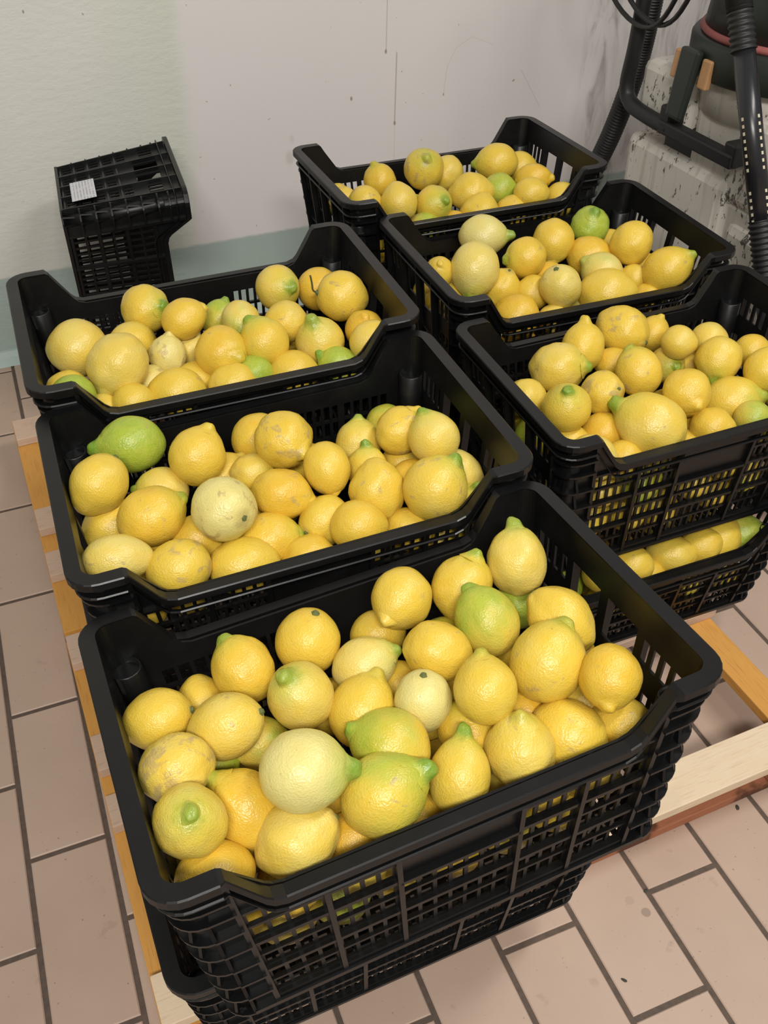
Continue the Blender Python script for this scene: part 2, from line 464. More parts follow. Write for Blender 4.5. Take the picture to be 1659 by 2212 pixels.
    # corners: rounded shell with stacked fins
    for sx in (-1, 1):
        for sy in (-1, 1):
            m = MB(); cx, cy = HX1-CR, HY1-CR; ns = 6
            arc = [(math.cos(i*math.pi/2/ns), math.sin(i*math.pi/2/ns)) for i in range(ns+1)]
            def cp(i, h, d): return (sx*(cx+(CR+d)*arc[i][0])*kx(h), sy*(cy+(CR+d)*arc[i][1])*ky(h), h-H)
            for i in range(ns):
                m.hexa([cp(i,0,0), cp(i+1,0,0), cp(i+1,0,-TH), cp(i,0,-TH), cp(i,H-.002,0), cp(i+1,H-.002,0), cp(i+1,H-.002,-TH), cp(i,H-.002,-TH)])
                for h in (.0,.04*S,.075*S,.11*S,.145*S,.18*S,.215*S,.24*S):
                    m.hexa([cp(i,h,.011), cp(i+1,h,.011), cp(i+1,h,0), cp(i,h,0), cp(i,h+.0035,.011), cp(i+1,h+.0035,.011), cp(i+1,h+.0035,0), cp(i,h+.0035,0)])
            # slanting gusset ribs between the fins
            for i in (0, 3, 6):
                for h in (.0,.04*S,.075*S,.11*S,.145*S,.18*S):
                    a = arc[i]; t_ = (-a[1]*.002, a[0]*.002)
                    def gp(h_, d, s): return (sx*((cx+(CR+d)*a[0])+s*t_[0])*kx(h_), sy*((cy+(CR+d)*a[1])+s*t_[1])*ky(h_), h_-H)
                    m.hexa([gp(h,.011,-1), gp(h,.011,1), gp(h,0,1), gp(h,0,-1), gp(h+.03*S,.001,-1), gp(h+.03*S,.001,1), gp(h+.03*S,0,1), gp(h+.03*S,0,-1)])
            # inner round post ending in a shallow well under the rim
            px, py, pr = HX1-.0185, HY1-.0185, .0195
            rings = []
            for h, r in ((.004, pr), (H-.055, pr), (H-.053, pr-.002), (H-.060, pr-.004)):
                rings.append([(sx*(px+r*math.cos(j*math.pi/10))*kx(h), sy*(py+r*math.sin(j*math.pi/10))*ky(h), h-H) for j in range(20)])
            m.rings(rings, True, True)
            parts.setdefault('corner_post', []).append(m.mesh('crate_corner_post', BLACK))
    # rim
    m = MB(); path = []
    def side_pts(pts, f): return [f(*p) for p in pts]
    front = [(u, z) for u, z in [(-UW, 0)]+PROF+[(UW, 0)]]
    path += [((u, -HY1, z), (0, -1)) for u, z in front]
    path += [((UW+CR*math.sin(a), -(VW+CR*math.cos(a)), 0), (math.sin(a), -math.cos(a))) for a in [i*math.pi/12 for i in range(1, 6)]]
    path += [((HX1, v, 0), (1, 0)) for v in (-VW, VW)]
    path += [((UW+CR*math.cos(a), VW+CR*math.sin(a), 0), (math.cos(a), math.sin(a))) for a in [i*math.pi/12 for i in range(1, 6)]]
    path += [((-u, HY1, z), (0, 1)) for u, z in front]
    path += [((-(UW+CR*math.sin(a)), VW+CR*math.cos(a), 0), (-math.sin(a), math.cos(a))) for a in [i*math.pi/12 for i in range(1, 6)]]
    path += [((-HX1, -v, 0), (-1, 0)) for v in (-VW, VW)]
    path += [((-(UW+CR*math.cos(a)), -(VW+CR*math.sin(a)), 0), (-math.cos(a), -math.sin(a))) for a in [i*math.pi/12 for i in range(1, 6)]]
    def sweep(m, d0, d1, z0, z1, raised=False):
        r = []
        for (x, y, z), (nx, ny) in path:
            dd = d1 if z > -.002 else d1-.0045
            r.append([(x+nx*d0, y+ny*d0, z+z1), (x+nx*(dd-.0015), y+ny*(dd-.0015), z+z1), (x+nx*dd, y+ny*dd, z+z1-.0015), (x+nx*dd, y+ny*dd, z+z0), (x+nx*d0, y+ny*d0, z+z0)])
        m.rings(r+[r[0]], False, False, False)
    sweep(m, -.0035, .0155, -.011, 0)
    sweep(m, 0, .010, -.030, -.027)
    parts['rim'] = [m.mesh('crate_rim', BLACK)]
    # slotted base with a low foot frame
    m = MB(); bx, by = HX0, HY0
    nx, ny = 12, 7; px, py = 2*bx/nx, 2*by/ny
    for i in range(nx+1):
        x = -bx+i*px; w = .006 if i % 3 else .012
        m.box(max(-bx, x-w/2), min(bx, x+w/2), -by, by, -H+.002, -H+.008)
    for j in range(ny+1):
        y = -by+j*py; w = .012 if j in (0, ny) else .007
        m.box(-bx, bx, max(-by, y-w/2), min(by, y+w/2), -H, -H+.006)
    for i in range(nx*2):
        x = -bx+(i+.5)*px/2; m.box(x-.0022, x+.0022, -by, by, -H+.003, -H+.0065)
    parts['base'] = [m.mesh('crate_base', BLACK)]
    return parts
CACHE = {}
def crate(name, label, pose, H, nslot, sc=(1, 1, 1), mat=None):
    key = (H, nslot)
    if key not in CACHE: CACHE[key] = crate_parts(H, nslot)
    t = empty(name)
    tag(t, label, 'crate', 'black plastic crates')
    if mat is None:
        x, y, z, yw, ax, ay = pose
        ez = Vector((-ax, -ay, 1)).normalized(); ex = Vector((1, 0, ax)).normalized(); ey = ez.cross(ex)
        R = Matrix((ex, ey, ez)).transposed().to_4x4()
        mat = Matrix.Translation((x, y, z+FZ)) @ Matrix.Rotation(yw, 4, 'Z') @ R
    t.matrix_world = mat @ Matrix.Diagonal((*sc, 1))
    for nm, ms in CACHE[key].items():
        for me in ms: link(nm, me, t)
    return t
POSE = {'A3': (0, 0, 0, 0, .0363, -.0772), 'A2': (.0121, .394, .0095, -.0405, .0173, -.0066), 'A1': (.0266, .772, .0351, -.0446, .0005, .0045),
        'B3': (.698, .4547, -.0459, -.0301, .0027, .0042), 'B2': (.7333, .864, -.0311, -.024, -.0251, .0142), 'B1': (.6834, 1.230, .0049, -.0325, -.0124, -.0225)}
NAMES = {'A3': 'nearest crate', 'A2': 'middle left crate', 'A1': 'far left crate', 'B3': 'near right crate', 'B2': 'middle right crate', 'B1': 'far right crate', 'C3': 'crate under the near right one'}
crate('plastic_crate', 'nearest open black crate of lemons, on top of the front stack', POSE['A3'], .285, 4)
crate('plastic_crate', 'black crate of lemons in the middle of the left row', POSE['A2'], .285, 5, (1, .985, 1))
crate('plastic_crate', 'black crate of lemons at the far end of the left row', POSE['A1'], .285, 5, (1, .985, 1))
crate('plastic_crate', 'black crate of lemons nearest in the right row, cut by the frame', POSE['B3'], .285, 5, (1, .985, 1))
crate('plastic_crate', 'black crate of lemons in the middle of the right row', POSE['B2'], .285, 5, (1, .97, 1))
crate('plastic_crate', 'black crate of lemons farthest back, nearest the wall', POSE['B1'], .285, 5, (1, .95, 1))
crate('plastic_crate', 'lower crate peeking out under the nearest lemon crate', (-.01, .062, -.29, 0, 0, 0), .26, 5)
crate('plastic_crate', 'lower crate hidden under the middle left lemon crate', (.012, .462, -.2758, -.03, 0, 0), .2742, 5, (1, .985, 1))
crate('plastic_crate', 'lower crate hidden under the far left lemon crate', (.027, .86, -.2502, -.03, 0, 0), .2998, 5, (1, .985, 1))
crate('plastic_crate', 'lower crate full of lemons under the near right crate', (.62, .452, -.325, -.03, 0, 0), .225, 5)
crate('plastic_crate', 'lower crate hidden under the middle right lemon crate', (.70, .866, -.317, -.025, 0, 0), .233, 5, (1, .985, 1))
crate('plastic_crate', 'lower crate under the farthest back lemon crate', (.683, 1.263, -.281, -.03, 0, 0), .269, 5, (1, .97, 1))

# the empty crate stood on its end against the wall, mouth to the right
a = -.11
ex_, ey_, ez_ = Vector((0, 0, 1)), Vector((math.sin(a), -math.cos(a), 0)), Vector((math.cos(a), math.sin(a), 0))
M = Matrix((ex_, ey_, ez_)).transposed().to_4x4()
M = Matrix.Translation((.183, 1.655, .301)) @ M
ec = crate('plastic_crate', 'empty black crate stood on end by the wall, paper label on top', None, .28, 5, (1, 1, 1), M)
t = NT('printed_paper_label'); co = t.coord(); sp = t.n('ShaderNodeSeparateXYZ'); t.lk(co, sp.inputs[0])
ln = t.math('SINE', t.math('MULTIPLY', sp.outputs[2], 900)); nn = t.noise(t.mapping(co, (1, 260, 40)), 1.5, 2)
ink = t.math('MULTIPLY', t.step(ln, .1, .5), t.step(nn, .42, .52))
PAPER = t.out(t.mix(t.math('MULTIPLY', ink, .55), srgb(206,206,210), srgb(110,112,122)), .6)
def eh(h): return HX0+(HX1-HX0)*h/.28
m = MB(); h0, h1, v0, v1 = .030, .085, -.005, .105
m.hexa([(eh(h0)+.0125, v0, h0-.28), (eh(h0)+.0125, v1, h0-.28), (eh(h1)+.0125, v1, h1-.28), (eh(h1)+.0125, v0, h1-.28),
        (eh(h0)+.0133, v0, h0-.28), (eh(h0)+.0133, v1, h0-.28), (eh(h1)+.0133, v1, h1-.28), (eh(h1)+.0133, v0, h1-.28)])
lab = build(m, 'paper_label', PAPER, ec); tag(lab, 'white printed paper label')

LEMONS = """
A3 -0.2405 0.0503 0.6126 0.0334 1.13 -0.929 0.2601 -0.2634 0.2 0 0 0.1 s -0.2405 0.0503
A3 -0.1797 0.0012 0.6272 0.0336 1.28 -0.8639 0.2637 -0.4291 -0.1 0 0.3 0.5 sn -0.1797 0.0012
A3 -0.1373 0.078 0.614 0.035 1.14 -0.2998 0.688 0.6609 0.5 0.05 0.8 0.1 n -0.1373 0.078
A3 -0.1897 0.0823 0.5782 0.0285 1.1 0.0863 0.762 0.6418 0.3 0 0 0 - -0.1897 0.0823
A3 -0.0587 0.086 0.6162 0.0375 1.09 -0.3203 -0.0967 -0.9424 0.2 0 0 0.2 s -0.0587 0.086
A3 -0.0931 0.0126 0.6206 0.0368 1.04 -0.3454 0.0284 0.938 -0.2 0.12 0.7 0.1 N -0.0931 0.0126
A3 0.062 0.0938 0.6299 0.0364 1.07 -0.7919 -0.6074 -0.0629 0 0 0 0.1 n 0.062 0.0938
A3 0.0316 0.097 0.5766 0.0312 1.08 0.965 -0.1239 0.231 0.3 0 0 0.1 - 0.0316 0.097
A3 -0.0106 0.0336 0.6095 0.0317 1.2 0.9365 -0.0817 0.341 -0.4 0.1 0.7 0 n -0.0106 0.0336
A3 -0.036 -0.0198 0.6035 0.036 1.15 0.5999 0.4078 0.6884 0.2 0 0.2 0.1 n -0.036 -0.0198
A3 0.14 0.0897 0.6211 0.0373 1.12 0.589 0.3513 0.7278 0.1 0 0.7 0 n 0.14 0.0897
A3 0.0655 0.0051 0.627 0.0346 1.13 0.854 -0.4599 -0.2434 0.4 0 0.1 0.1 - 0.0655 0.0051
A3 0.1361 0.0201 0.6305 0.036 1.17 -0.2072 0.7524 0.6253 -0.1 0.45 0.6 0.1 n 0.1361 0.0201
A3 0.2108 0.0843 0.6402 0.0369 1.13 0.1901 0.598 0.7786 -0.2 0.05 0.7 0.1 N 0.2108 0.0843
A3 0.2144 -0.011 0.6286 0.0361 1.22 0.4327 -0.775 -0.4606 0.1 0 0 0.1 - 0.2144 -0.011
A3 0.1646 -0.065 0.6365 0.0408 1.12 0.6045 0.3709 0.705 0.1 0 0.5 0.3 n 0.1646 -0.065
A3 0.2093 -0.1165 0.6463 0.0328 1.07 -0.5879 -0.7577 -0.2833 0.6 0 0 0.1 n 0.2093 -0.1165
A3 0.0816 -0.0764 0.6437 0.0335 1.12 0.1451 0.7179 0.6809 0.1 0 0.4 0.1 n 0.0816 -0.0764
A3 0.0246 -0.0448 0.6175 0.0318 1.12 -0.0871 -0.1752 -0.9807 -0.8 0.12 0 0.3 s 0.0246 -0.0448
A3 0.0638 -0.0785 0.5846 0.034 1.06 0.1317 0.5393 0.8317 0.5 0.15 0.5 0.3 n 0.0638 -0.0785
A3 0.1342 -0.075 0.5722 0.032 1.1 0.8126 -0.5828 0 0.7 0 0 0 - 0.1342 -0.075
A3 0.2099 -0.0851 0.5658 0.0315 1.1 0.7557 -0.6549 0 0.5 0 0 0 - 0.2099 -0.0851
A3 0.0953 -0.1326 0.6 0.0376 1.12 0.1266 0.2973 0.9464 -0.1 0.03 0.3 0.4 n 0.0953 -0.1326
A3 0.1578 -0.1286 0.5853 0.0408 1.08 0.6065 -0.717 -0.3436 0.3 0 0 0.2 - 0.1578 -0.1286
A3 0.2229 -0.1342 0.576 0.033 1.1 0.7811 -0.6096 -0.1348 0.5 0.02 0 0.3 - 0.2229 -0.1342
A3 -0.0287 -0.0796 0.613 0.0383 1.13 -0.7704 0.5769 0.2717 0 0.4 0.6 0.1 n -0.0287 -0.0796
A3 0.0244 -0.1338 0.5979 0.0321 1.3 0.3882 0.5967 0.7023 0 0.02 0.9 0 N 0.0244 -0.1338
A3 -0.1295 -0.1019 0.6557 0.0404 1.07 0.9383 -0.3433 0.0413 -0.8 0.2 0.8 0.1 N -0.1295 -0.1019
A3 -0.059 -0.1317 0.6156 0.041 1.12 0.9082 -0.0384 0.4168 0 0.35 0.9 0.2 N -0.059 -0.1317
A3 -0.1511 -0.132 0.5952 0.0377 1.16 -0.917 0.0668 -0.3933 -0.2 0 0 0.1 s -0.1511 -0.132
A3 -0.1863 -0.0817 0.5982 0.0377 1.18 -0.4717 0.6539 0.5916 0.7 0 0.6 0.2 n -0.1863 -0.0817
A3 -0.2426 -0.0984 0.6374 0.0352 1 0.0161 -0.3759 0.9265 -0.1 0.12 0.7 0.2 n -0.2426 -0.0984
A3 -0.2397 -0.0299 0.6282 0.0359 1.1 -0.9278 0.2533 -0.2741 -0.1 0.12 0 0.9 - -0.2397 -0.0299
A3 -0.2351 -0.1332 0.5854 0.0361 1.1 0.9842 0.1655 -0.0626 0.6 0 0 0.1 - -0.2351 -0.1332
A3 -0.2164 -0.1005 0.5514 0.0285 1.1 0.9948 -0.1016 0 0.2 0 0 0 - -0.2164 -0.1005
A3 -0.1445 0.0035 0.5768 0.0285 1.1 0.9811 -0.1935 0 -0.1 0.35 0 0 - -0.1445 0.0035
A3 -0.0782 -0.0904 0.55 0.0302 1.1 0.9434 -0.3315 0 0.7 0 0 0.1 - -0.0782 -0.0904
A3 0.0724 -0.1317 0.5287 0.0285 1.1 0.8285 -0.5599 0 -0.1 0.3 0 0 - 0.0724 -0.1317
A3 0.0275 0.0192 0.5716 0.0285 1.1 0.9108 -0.4128 0 0.4 0 0 0 - 0.0275 0.0192
A3 0.2059 0.0685 0.5812 0.0285 1.1 0.8295 -0.5585 0 -0.2 0.9 0 0 - 0.2059 0.0685
A3 -0.2375 -0.0725 0.5206 0.0285 1.1 0.9982 -0.0599 0 -0.1 0 0 0 - -0.2375 -0.0725
A3 -0.2019 0.0045 0.5705 0.0285 1.1 0.9942 -0.1073 0 0 0.5 0 0 - -0.2019 0.0045
A3 -0.0948 -0.1353 0.5625 0.0285 1.1 0.9439 -0.3301 0 0.8 0 0 0.2 - -0.0948 -0.1353
A3 -0.1684 -0.1201 0.4516 0.0344 1.1 -0.8062 -0.0589 -0.5888 -0.1412 0 0.3 0.15 f 0 0
A3 -0.0204 -0.1269 0.5371 0.0358 1.1 0.7009 -0.5528 -0.4508 0.6386 0.0899 0.3 0.15 f 0 0
A3 0.1968 -0.1231 0.5005 0.0351 1.1 0.5684 -0.7771 -0.2701 -0.0064 0 0.3 0.15 f 0 0
A3 -0.1628 -0.1278 0.5206 0.0336 1.1 0.4587 0.7738 -0.4369 0.6162 0 0.3 0.15 f 0 0
A3 0.095 -0.1177 0.4469 0.0355 1.1 -0.0943 0.289 0.9527 0.3565 0.3523 0.3 0.15 f 0 0
A3 -0.0457 -0.1216 0.4551 0.0327 1.1 0.7124 -0.4434 0.5439 0.4224 0.1192 0.3 0.15 f 0 0
A3 0.0275 -0.1212 0.4411 0.0313 1.1 -0.7452 0.6567 0.1158 0.4942 0.1387 0.3 0.15 f 0 0
A3 -0.1061 -0.1208 0.4426 0.0324 1.1 0.8841 0.1754 0.4332 -0.1037 0.5204 0.3 0.15 f 0 0
A3 0.1314 -0.1282 0.5198 0.0319 1.1 -0.469 0.8184 -0.3321 0.481 0 0.3 0.15 f 0 0
A3 -0.0882 -0.1258 0.5042 0.0336 1.1 0.0623 -0.6408 0.7651 -0.0663 0 0.3 0.15 f 0 0
A3 -0.2259 -0.1257 0.4948 0.0333 1.1 0.8628 0.4863 -0.1382 0.5545 0 0.3 0.15 f 0 0
A3 0.1578 -0.1213 0.4481 0.0315 1.1 -0.8612 0.3883 -0.328 0.4754 0 0.3 0.15 f 0 0
A3 -0.1729 -0.0648 0.5229 0.0314 1.1 0.6668 -0.1608 -0.7276 0.3263 0 0.3 0.15 f 0 0
A3 -0.113 -0.0405 0.5541 0.0336 1.1 -0.7177 0.4398 0.5399 0.5295 0.0879 0.3 0.15 f 0 0
A3 -0.0269 -0.0574 0.5285 0.0342 1.1 -0.0374 -0.3902 0.92 -0.1193 0 0.3 0.15 f 0 0
A3 0.0403 -0.0719 0.519 0.0332 1.1 0.6417 0.7584 0.1144 0.2892 0 0.3 0.15 f 0 0
A3 0.0993 -0.011 0.5628 0.0339 1.1 -0.3521 -0.8217 0.4482 0.0466 0 0.3 0.15 f 0 0
A3 0.1634 -0.0143 0.5612 0.0331 1.1 0.1439 -0.44 0.8864 0.2976 0 0.3 0.15 f 0 0
A3 0.228 -0.0159 0.5614 0.0339 1.1 -0.804 0.1639 -0.5716 0.5031 0.329 0.3 0.15 f 0 0
A3 0.1106 -0.0612 0.4921 0.0356 1.1 0.6614 0.5895 0.4637 0.2734 0 0.3 0.15 f 0 0
A3 0.223 -0.0516 0.5032 0.0362 1.1 0.6087 -0.3065 -0.7318 0.4454 0 0.3 0.15 f 0 0
A3 -0.1324 -0.0712 0.4744 0.0341 1.1 -0.1144 -0.4521 0.8846 0.5336 0 0.3 0.15 f 0 0
A3 -0.0503 0.0333 0.5559 0.0331 1.1 0.7184 -0.106 -0.6875 0.3925 0 0.3 0.15 f 0 0
A3 -0.2092 -0.0506 0.4697 0.0328 1.1 0.49 0.7172 0.4956 0.6915 0.0548 0.3 0.15 f 0 0
A3 0.052 0.0002 0.5186 0.0333 1.1 0.8459 -0.5261 -0.0871 0.4033 0 0.3 0.15 f 0 0
A3 0.1022 0.0595 0.569 0.0311 1.1 0.0854 0.7844 -0.6144 0.5968 0.5114 0.3 0.15 f 0 0
A3 0 -0.0705 0.4568 0.0336 1.1 0.616 0.5039 0.6055 0.0359 0.2822 0.3 0.15 f 0 0
A3 -0.0894 -0.0272 0.4914 0.034 1.1 -0.086 0.7332 -0.6745 0.5321 0 0.3 0.15 f 0 0
A3 -0.1776 0.0014 0.5138 0.0324 1.1 -0.6431 -0.7343 0.2171 -0.0491 0.2334 0.3 0.15 f 0 0
A3 0.1587 0.0534 0.5497 0.0313 1.1 0.0757 0.053 -0.9957 0.2458 0 0.3 0.15 f 0 0
A2 -0.1631 0.5121 0.6412 0.0402 1.17 -0.9901 0.0711 0.1211 -0.3 0.85 0.9 0.2 N -0.1798 0.1109
A2 -0.2237 0.4309 0.6487 0.0366 1.17 -0.7253 -0.3904 -0.5671 0.1 0 0 0.3 s -0.2371 0.0274
A2 -0.1423 0.4411 0.6035 0.0332 1.1 -0.9697 0.1532 0.1901 -0.2 0.15 0.8 0 n -0.1561 0.0408
A2 -0.1729 0.3551 0.6344 0.0388 1.15 0.9461 0.0543 0.3194 0.5 0.05 0.7 0.1 n -0.1832 -0.0463
A2 -0.2211 0.4193 0.5825 0.0364 1.15 -0.9489 -0.1712 -0.2651 0.2 0 0 0.2 - -0.234 0.0159
A2 -0.2306 0.2953 0.6319 0.0324 1.35 0.9853 -0.1345 -0.105 -0.3 0.06 0 0.4 - -0.2385 -0.1084
A2 -0.162 0.2721 0.6104 0.0375 1.12 -0.9305 0.0126 -0.366 0.1 0 0 0.7 - -0.169 -0.1288
A2 -0.1219 0.3325 0.5948 0.0335 1.1 0.9884 -0.152 0 0.4 0 0.3 0.2 - -0.1314 -0.0668
A2 -0.0868 0.3136 0.65 0.0413 1.02 -0.3599 0.9111 -0.2009 -0.8 0.12 0 0.6 s -0.0955 -0.0844
A2 -0.0863 0.4474 0.6419 0.0389 1.08 0.5646 0.3484 0.7482 0.3 0 0.1 0.1 n -0.1005 0.0494
A2 -0.0538 0.4589 0.5821 0.0372 1.1 0.8112 0.168 0.5601 0.2 0 0 0.4 n -0.0685 0.0622
A2 0.0146 0.4951 0.6074 0.0393 1.05 0.9697 -0.2443 0 0.4 0 0 0.1 - -0.0015 0.1011
A2 0.032 0.4254 0.6488 0.0412 1.06 0.2911 -0.9557 0.0447 0.3 0 0.1 0.6 n 0.0187 0.0321
A2 -0.0003 0.348 0.6193 0.0361 1.15 0.8393 -0.5364 -0.0891 0.6 0 0.1 0.6 n -0.0105 -0.0465
A2 0.0694 0.3575 0.6358 0.0328 1.13 0.0092 -0.7617 -0.6479 0.3 0 0 0.1 n 0.0587 -0.0341
A2 -0.0367 0.3058 0.5845 0.0369 1.2 0.9613 -0.2465 0.1228 0.5 0 0.8 0.2 n -0.0451 -0.0901
A2 0.0445 0.3021 0.5933 0.0336 1.12 0.8958 0.44 -0.0631 0.2 0 0 0.2 s 0.0362 -0.0905
A2 0.0746 0.2584 0.6065 0.0365 1.05 0.966 -0.2318 -0.1142 0.5 0 0 0.1 - 0.068 -0.133
A2 -0.082 0.2691 0.5874 0.0375 1.22 0.979 -0.204 0 0.2 0 0 0.3 - -0.0889 -0.1286
A2 0.004 0.2608 0.5744 0.0322 1.1 0.9763 -0.175 0.1274 0.5 0 0 0.1 - -0.0027 -0.1334
A2 0.1203 0.302 0.6197 0.0381 1.13 0.0515 0.5745 0.8169 0.3 0 0 0.5 - 0.1119 -0.0876
A2 0.1424 0.4225 0.6092 0.0336 1.1 0.1886 0.4843 0.8544 -0.1 0.15 0.7 0 n 0.1291 0.0338
A2 0.1311 0.3642 0.6099 0.0293 1.1 0.1731 0.432 0.8851 0 0.1 0.9 0 N 0.1202 -0.025
A2 0.1916 0.3855 0.6443 0.0341 1.08 0.7689 0.1411 0.6236 0.2 0 0 0.6 n 0.1797 -0.0012
A2 0.2176 0.3304 0.6594 0.0356 1.08 -0.1694 0.5996 0.7822 -0.2 0.12 0.9 0.1 n 0.208 -0.0552
A2 0.1875 0.2617 0.6315 0.0438 1.05 0.6717 0.0747 0.737 0 0.1 0.9 0.5 n 0.1806 -0.1251
A2 0.2433 0.3064 0.6019 0.037 1.1 -0.2161 0.6455 0.7326 -0.3 0.05 0.6 0 n 0.2346 -0.0781
A2 0.2384 0.2499 0.5951 0.0291 1.05 0.1093 -0.0769 0.991 0 0.08 0.8 0 N 0.232 -0.1348
A2 0.145 0.2558 0.5774 0.03 1.1 0.9069 -0.4214 0 0.5 0 0 0 - 0.1385 -0.1327
A2 0.191 0.3781 0.5889 0.0285 1.1 0.9106 -0.4134 0 0.4 0 0 0 - 0.1794 -0.0086
A2 -0.0194 0.4198 0.61 0.0285 1.1 0.9729 -0.2313 0 -0.1 0.2 0 0 - -0.0325 0.0245
A2 0.1813 0.3226 0.6046 0.0285 1.1 0.905 -0.4255 0 0.7 0 0 0 - 0.172 -0.0645
A2 -0.2169 0.2846 0.5481 0.0327 1.1 -0.4903 0.4333 -0.7562 0.4232 0.2981 0.3 0.15 f 0 0
A2 -0.1878 0.358 0.562 0.0362 1.1 -0.3405 0.8616 -0.3764 0.2793 0 0.3 0.15 f 0 0
A2 0.0885 0.2839 0.5456 0.0315 1.1 0.5843 -0.4527 0.6735 0.1857 0 0.3 0.15 f 0 0
A2 -0.0497 0.3762 0.5803 0.0315 1.1 -0.6792 0.0453 -0.7326 -0.1393 0 0.3 0.15 f 0 0
A2 0.198 0.2611 0.5386 0.0342 1.1 0.867 0.4983 0.0061 0.1203 0.3419 0.3 0.15 f 0 0
A2 0.1357 0.3245 0.5548 0.0319 1.1 -0.3614 -0.7937 0.4893 0.4197 0 0.3 0.15 f 0 0
A2 0.072 0.4398 0.5804 0.0334 1.1 0.2112 -0.5211 0.827 0.1947 0 0.3 0.15 f 0 0
A2 0.0119 0.3967 0.5643 0.0321 1.1 0.4067 0.8848 0.2273 0.4451 0.1324 0.3 0.15 f 0 0
A2 -0.1501 0.3108 0.5348 0.0323 1.1 0.1756 0.1169 0.9775 0.2485 0 0.3 0.15 f 0 0
A2 0.2203 0.339 0.5469 0.033 1.1 -0.3317 0.9329 -0.1404 0.3681 0 0.3 0.15 f 0 0
A2 0.2112 0.4803 0.5829 0.0332 1.1 0.4423 0.8554 0.2693 0.3755 0.4785 0.3 0.15 f 0 0
A2 -0.1125 0.3867 0.5476 0.0328 1.1 0.5961 -0.7914 -0.1354 0 0 0.3 0.15 f 0 0
A2 0.0629 0.3579 0.5473 0.0321 1.1 0.9878 -0.0348 -0.1516 0.1199 0 0.3 0.15 f 0 0
A2 -0.0578 0.3396 0.5259 0.032 1.1 0.0413 -0.8712 -0.4891 0.4312 0.2554 0.3 0.15 f 0 0
A1 -0.1881 0.7742 0.6599 0.0457 1.04 -0.9742 0.2095 -0.0844 -0.2 0.1 0 0.2 - -0.2146 -0.0073
A1 -0.1404 0.6973 0.6595 0.0474 1.08 -0.6823 -0.3965 -0.6143 -0.2 0 0.5 0.1 n -0.1635 -0.082
A1 -0.101 0.7933 0.6368 0.0361 1.1 0.9071 0.4053 -0.1137 0 0 0.1 0.2 s -0.1285 0.0156
A1 -0.0627 0.8536 0.6604 0.0408 1.04 0.6135 -0.7187 0.3271 0.1 0.12 0.9 0 n -0.0929 0.0775
A1 -0.0175 0.769 0.6743 0.0327 1.13 0.9104 -0.0388 0.4119 0.4 0 0.1 0 n -0.0439 -0.005
A1 0.0486 0.8133 0.6378 0.0296 1.1 0.5586 0.2207 0.7995 -0.1 0.5 0.8 0 n 0.0201 0.0423
A1 0.0713 0.7526 0.66 0.0325 1.02 -0.2389 -0.9708 -0.0216 -0.3 0.2 0.6 0.1 n 0.0455 -0.0174
A1 0.0895 0.6864 0.6512 0.0384 1.1 -0.3869 0.4751 0.7903 0.3 0.2 0.8 0.3 n 0.0666 -0.0827
A1 0.0205 0.6944 0.6439 0.0418 1.02 0.4251 -0.883 0.1988 0.5 0 0.2 0.2 n -0.0026 -0.0778
A1 -0.0142 0.7669 0.6182 0.0297 1.1 0.9837 -0.1798 0 -0.3 0.2 0 0.1 - -0.0406 -0.0069
A1 -0.0578 0.7376 0.6343 0.0296 1.1 0.3175 0.3651 0.8752 -0.6 0 0 0.7 n -0.0828 -0.0381
A1 0.1624 0.8334 0.6604 0.0382 1.04 0.3443 -0.8614 0.3735 -0.1 0.15 0.8 0.1 n 0.1329 0.0674
A1 0.2385 0.8402 0.6391 0.0375 1.05 0.9455 -0.3256 0 0.6 0 0 0.1 - 0.2086 0.0776
A1 0.2523 0.7601 0.6602 0.0415 1.08 0.9462 -0.1119 -0.3037 0.2 0 0 0.5 t 0.226 -0.0018
A1 0.1402 0.7298 0.6524 0.035 1.04 -0.8046 0.3908 -0.4471 0 0 0 0.3 - 0.1153 -0.0371
A1 0.1809 0.6802 0.633 0.0408 1.04 -0.3102 -0.0972 0.9457 -0.2 0.12 0.7 0 N 0.1583 -0.0848
A1 0.2608 0.6842 0.6346 0.0322 1.02 -0.1596 -0.3972 0.9038 0.7 0 0 0.1 n 0.2379 -0.0772
A1 0.2474 0.6277 0.6446 0.0327 1.1 0.6286 0.2159 0.7472 -0.1 0 0 0 - 0.227 -0.1343
A1 0.1925 0.6287 0.6126 0.0313 1.1 -0.7629 0.3972 0.5102 -0.2 0.55 0.9 0 N 0.1721 -0.1358
A1 0.118 0.6377 0.6135 0.0369 1.1 0.9566 -0.2915 0 0.4 0 0 0.2 - 0.0973 -0.1301
A1 0.109 0.6915 0.5965 0.0285 1.1 0.9615 -0.2746 0 0 0.5 0 0 - 0.0858 -0.0767
A1 0.0588 0.6502 0.6211 0.0285 1.1 0.7523 -0.54 -0.3773 -0.2 0.7 0.9 0 n 0.0376 -0.1203
A1 0.0203 0.6377 0.6165 0.0347 1.15 0.9749 -0.2226 0 0.1 0 0 0.2 - -0.0003 -0.1345
A1 -0.0264 0.6946 0.6002 0.0341 1.1 0.8718 -0.4551 0.1811 0.2 0 0 0.2 n -0.0495 -0.0797
A1 -0.0658 0.6491 0.6189 0.0393 1.15 -0.9579 0.247 0.1466 0.2 0 0 0.4 - -0.0868 -0.1269
A1 -0.1347 0.6419 0.6251 0.0294 1.1 0.9944 -0.1061 0 0.2 0 0 0.1 - -0.1553 -0.1372
A1 -0.0961 0.706 0.6117 0.0285 1.1 0.9916 -0.1292 0 -0.4 0 0 0.7 - -0.1197 -0.0714
A1 -0.2182 0.6472 0.6555 0.0313 1.12 -0.9204 -0.3222 0.2213 -0.2 0.8 0.8 0 n -0.239 -0.1356
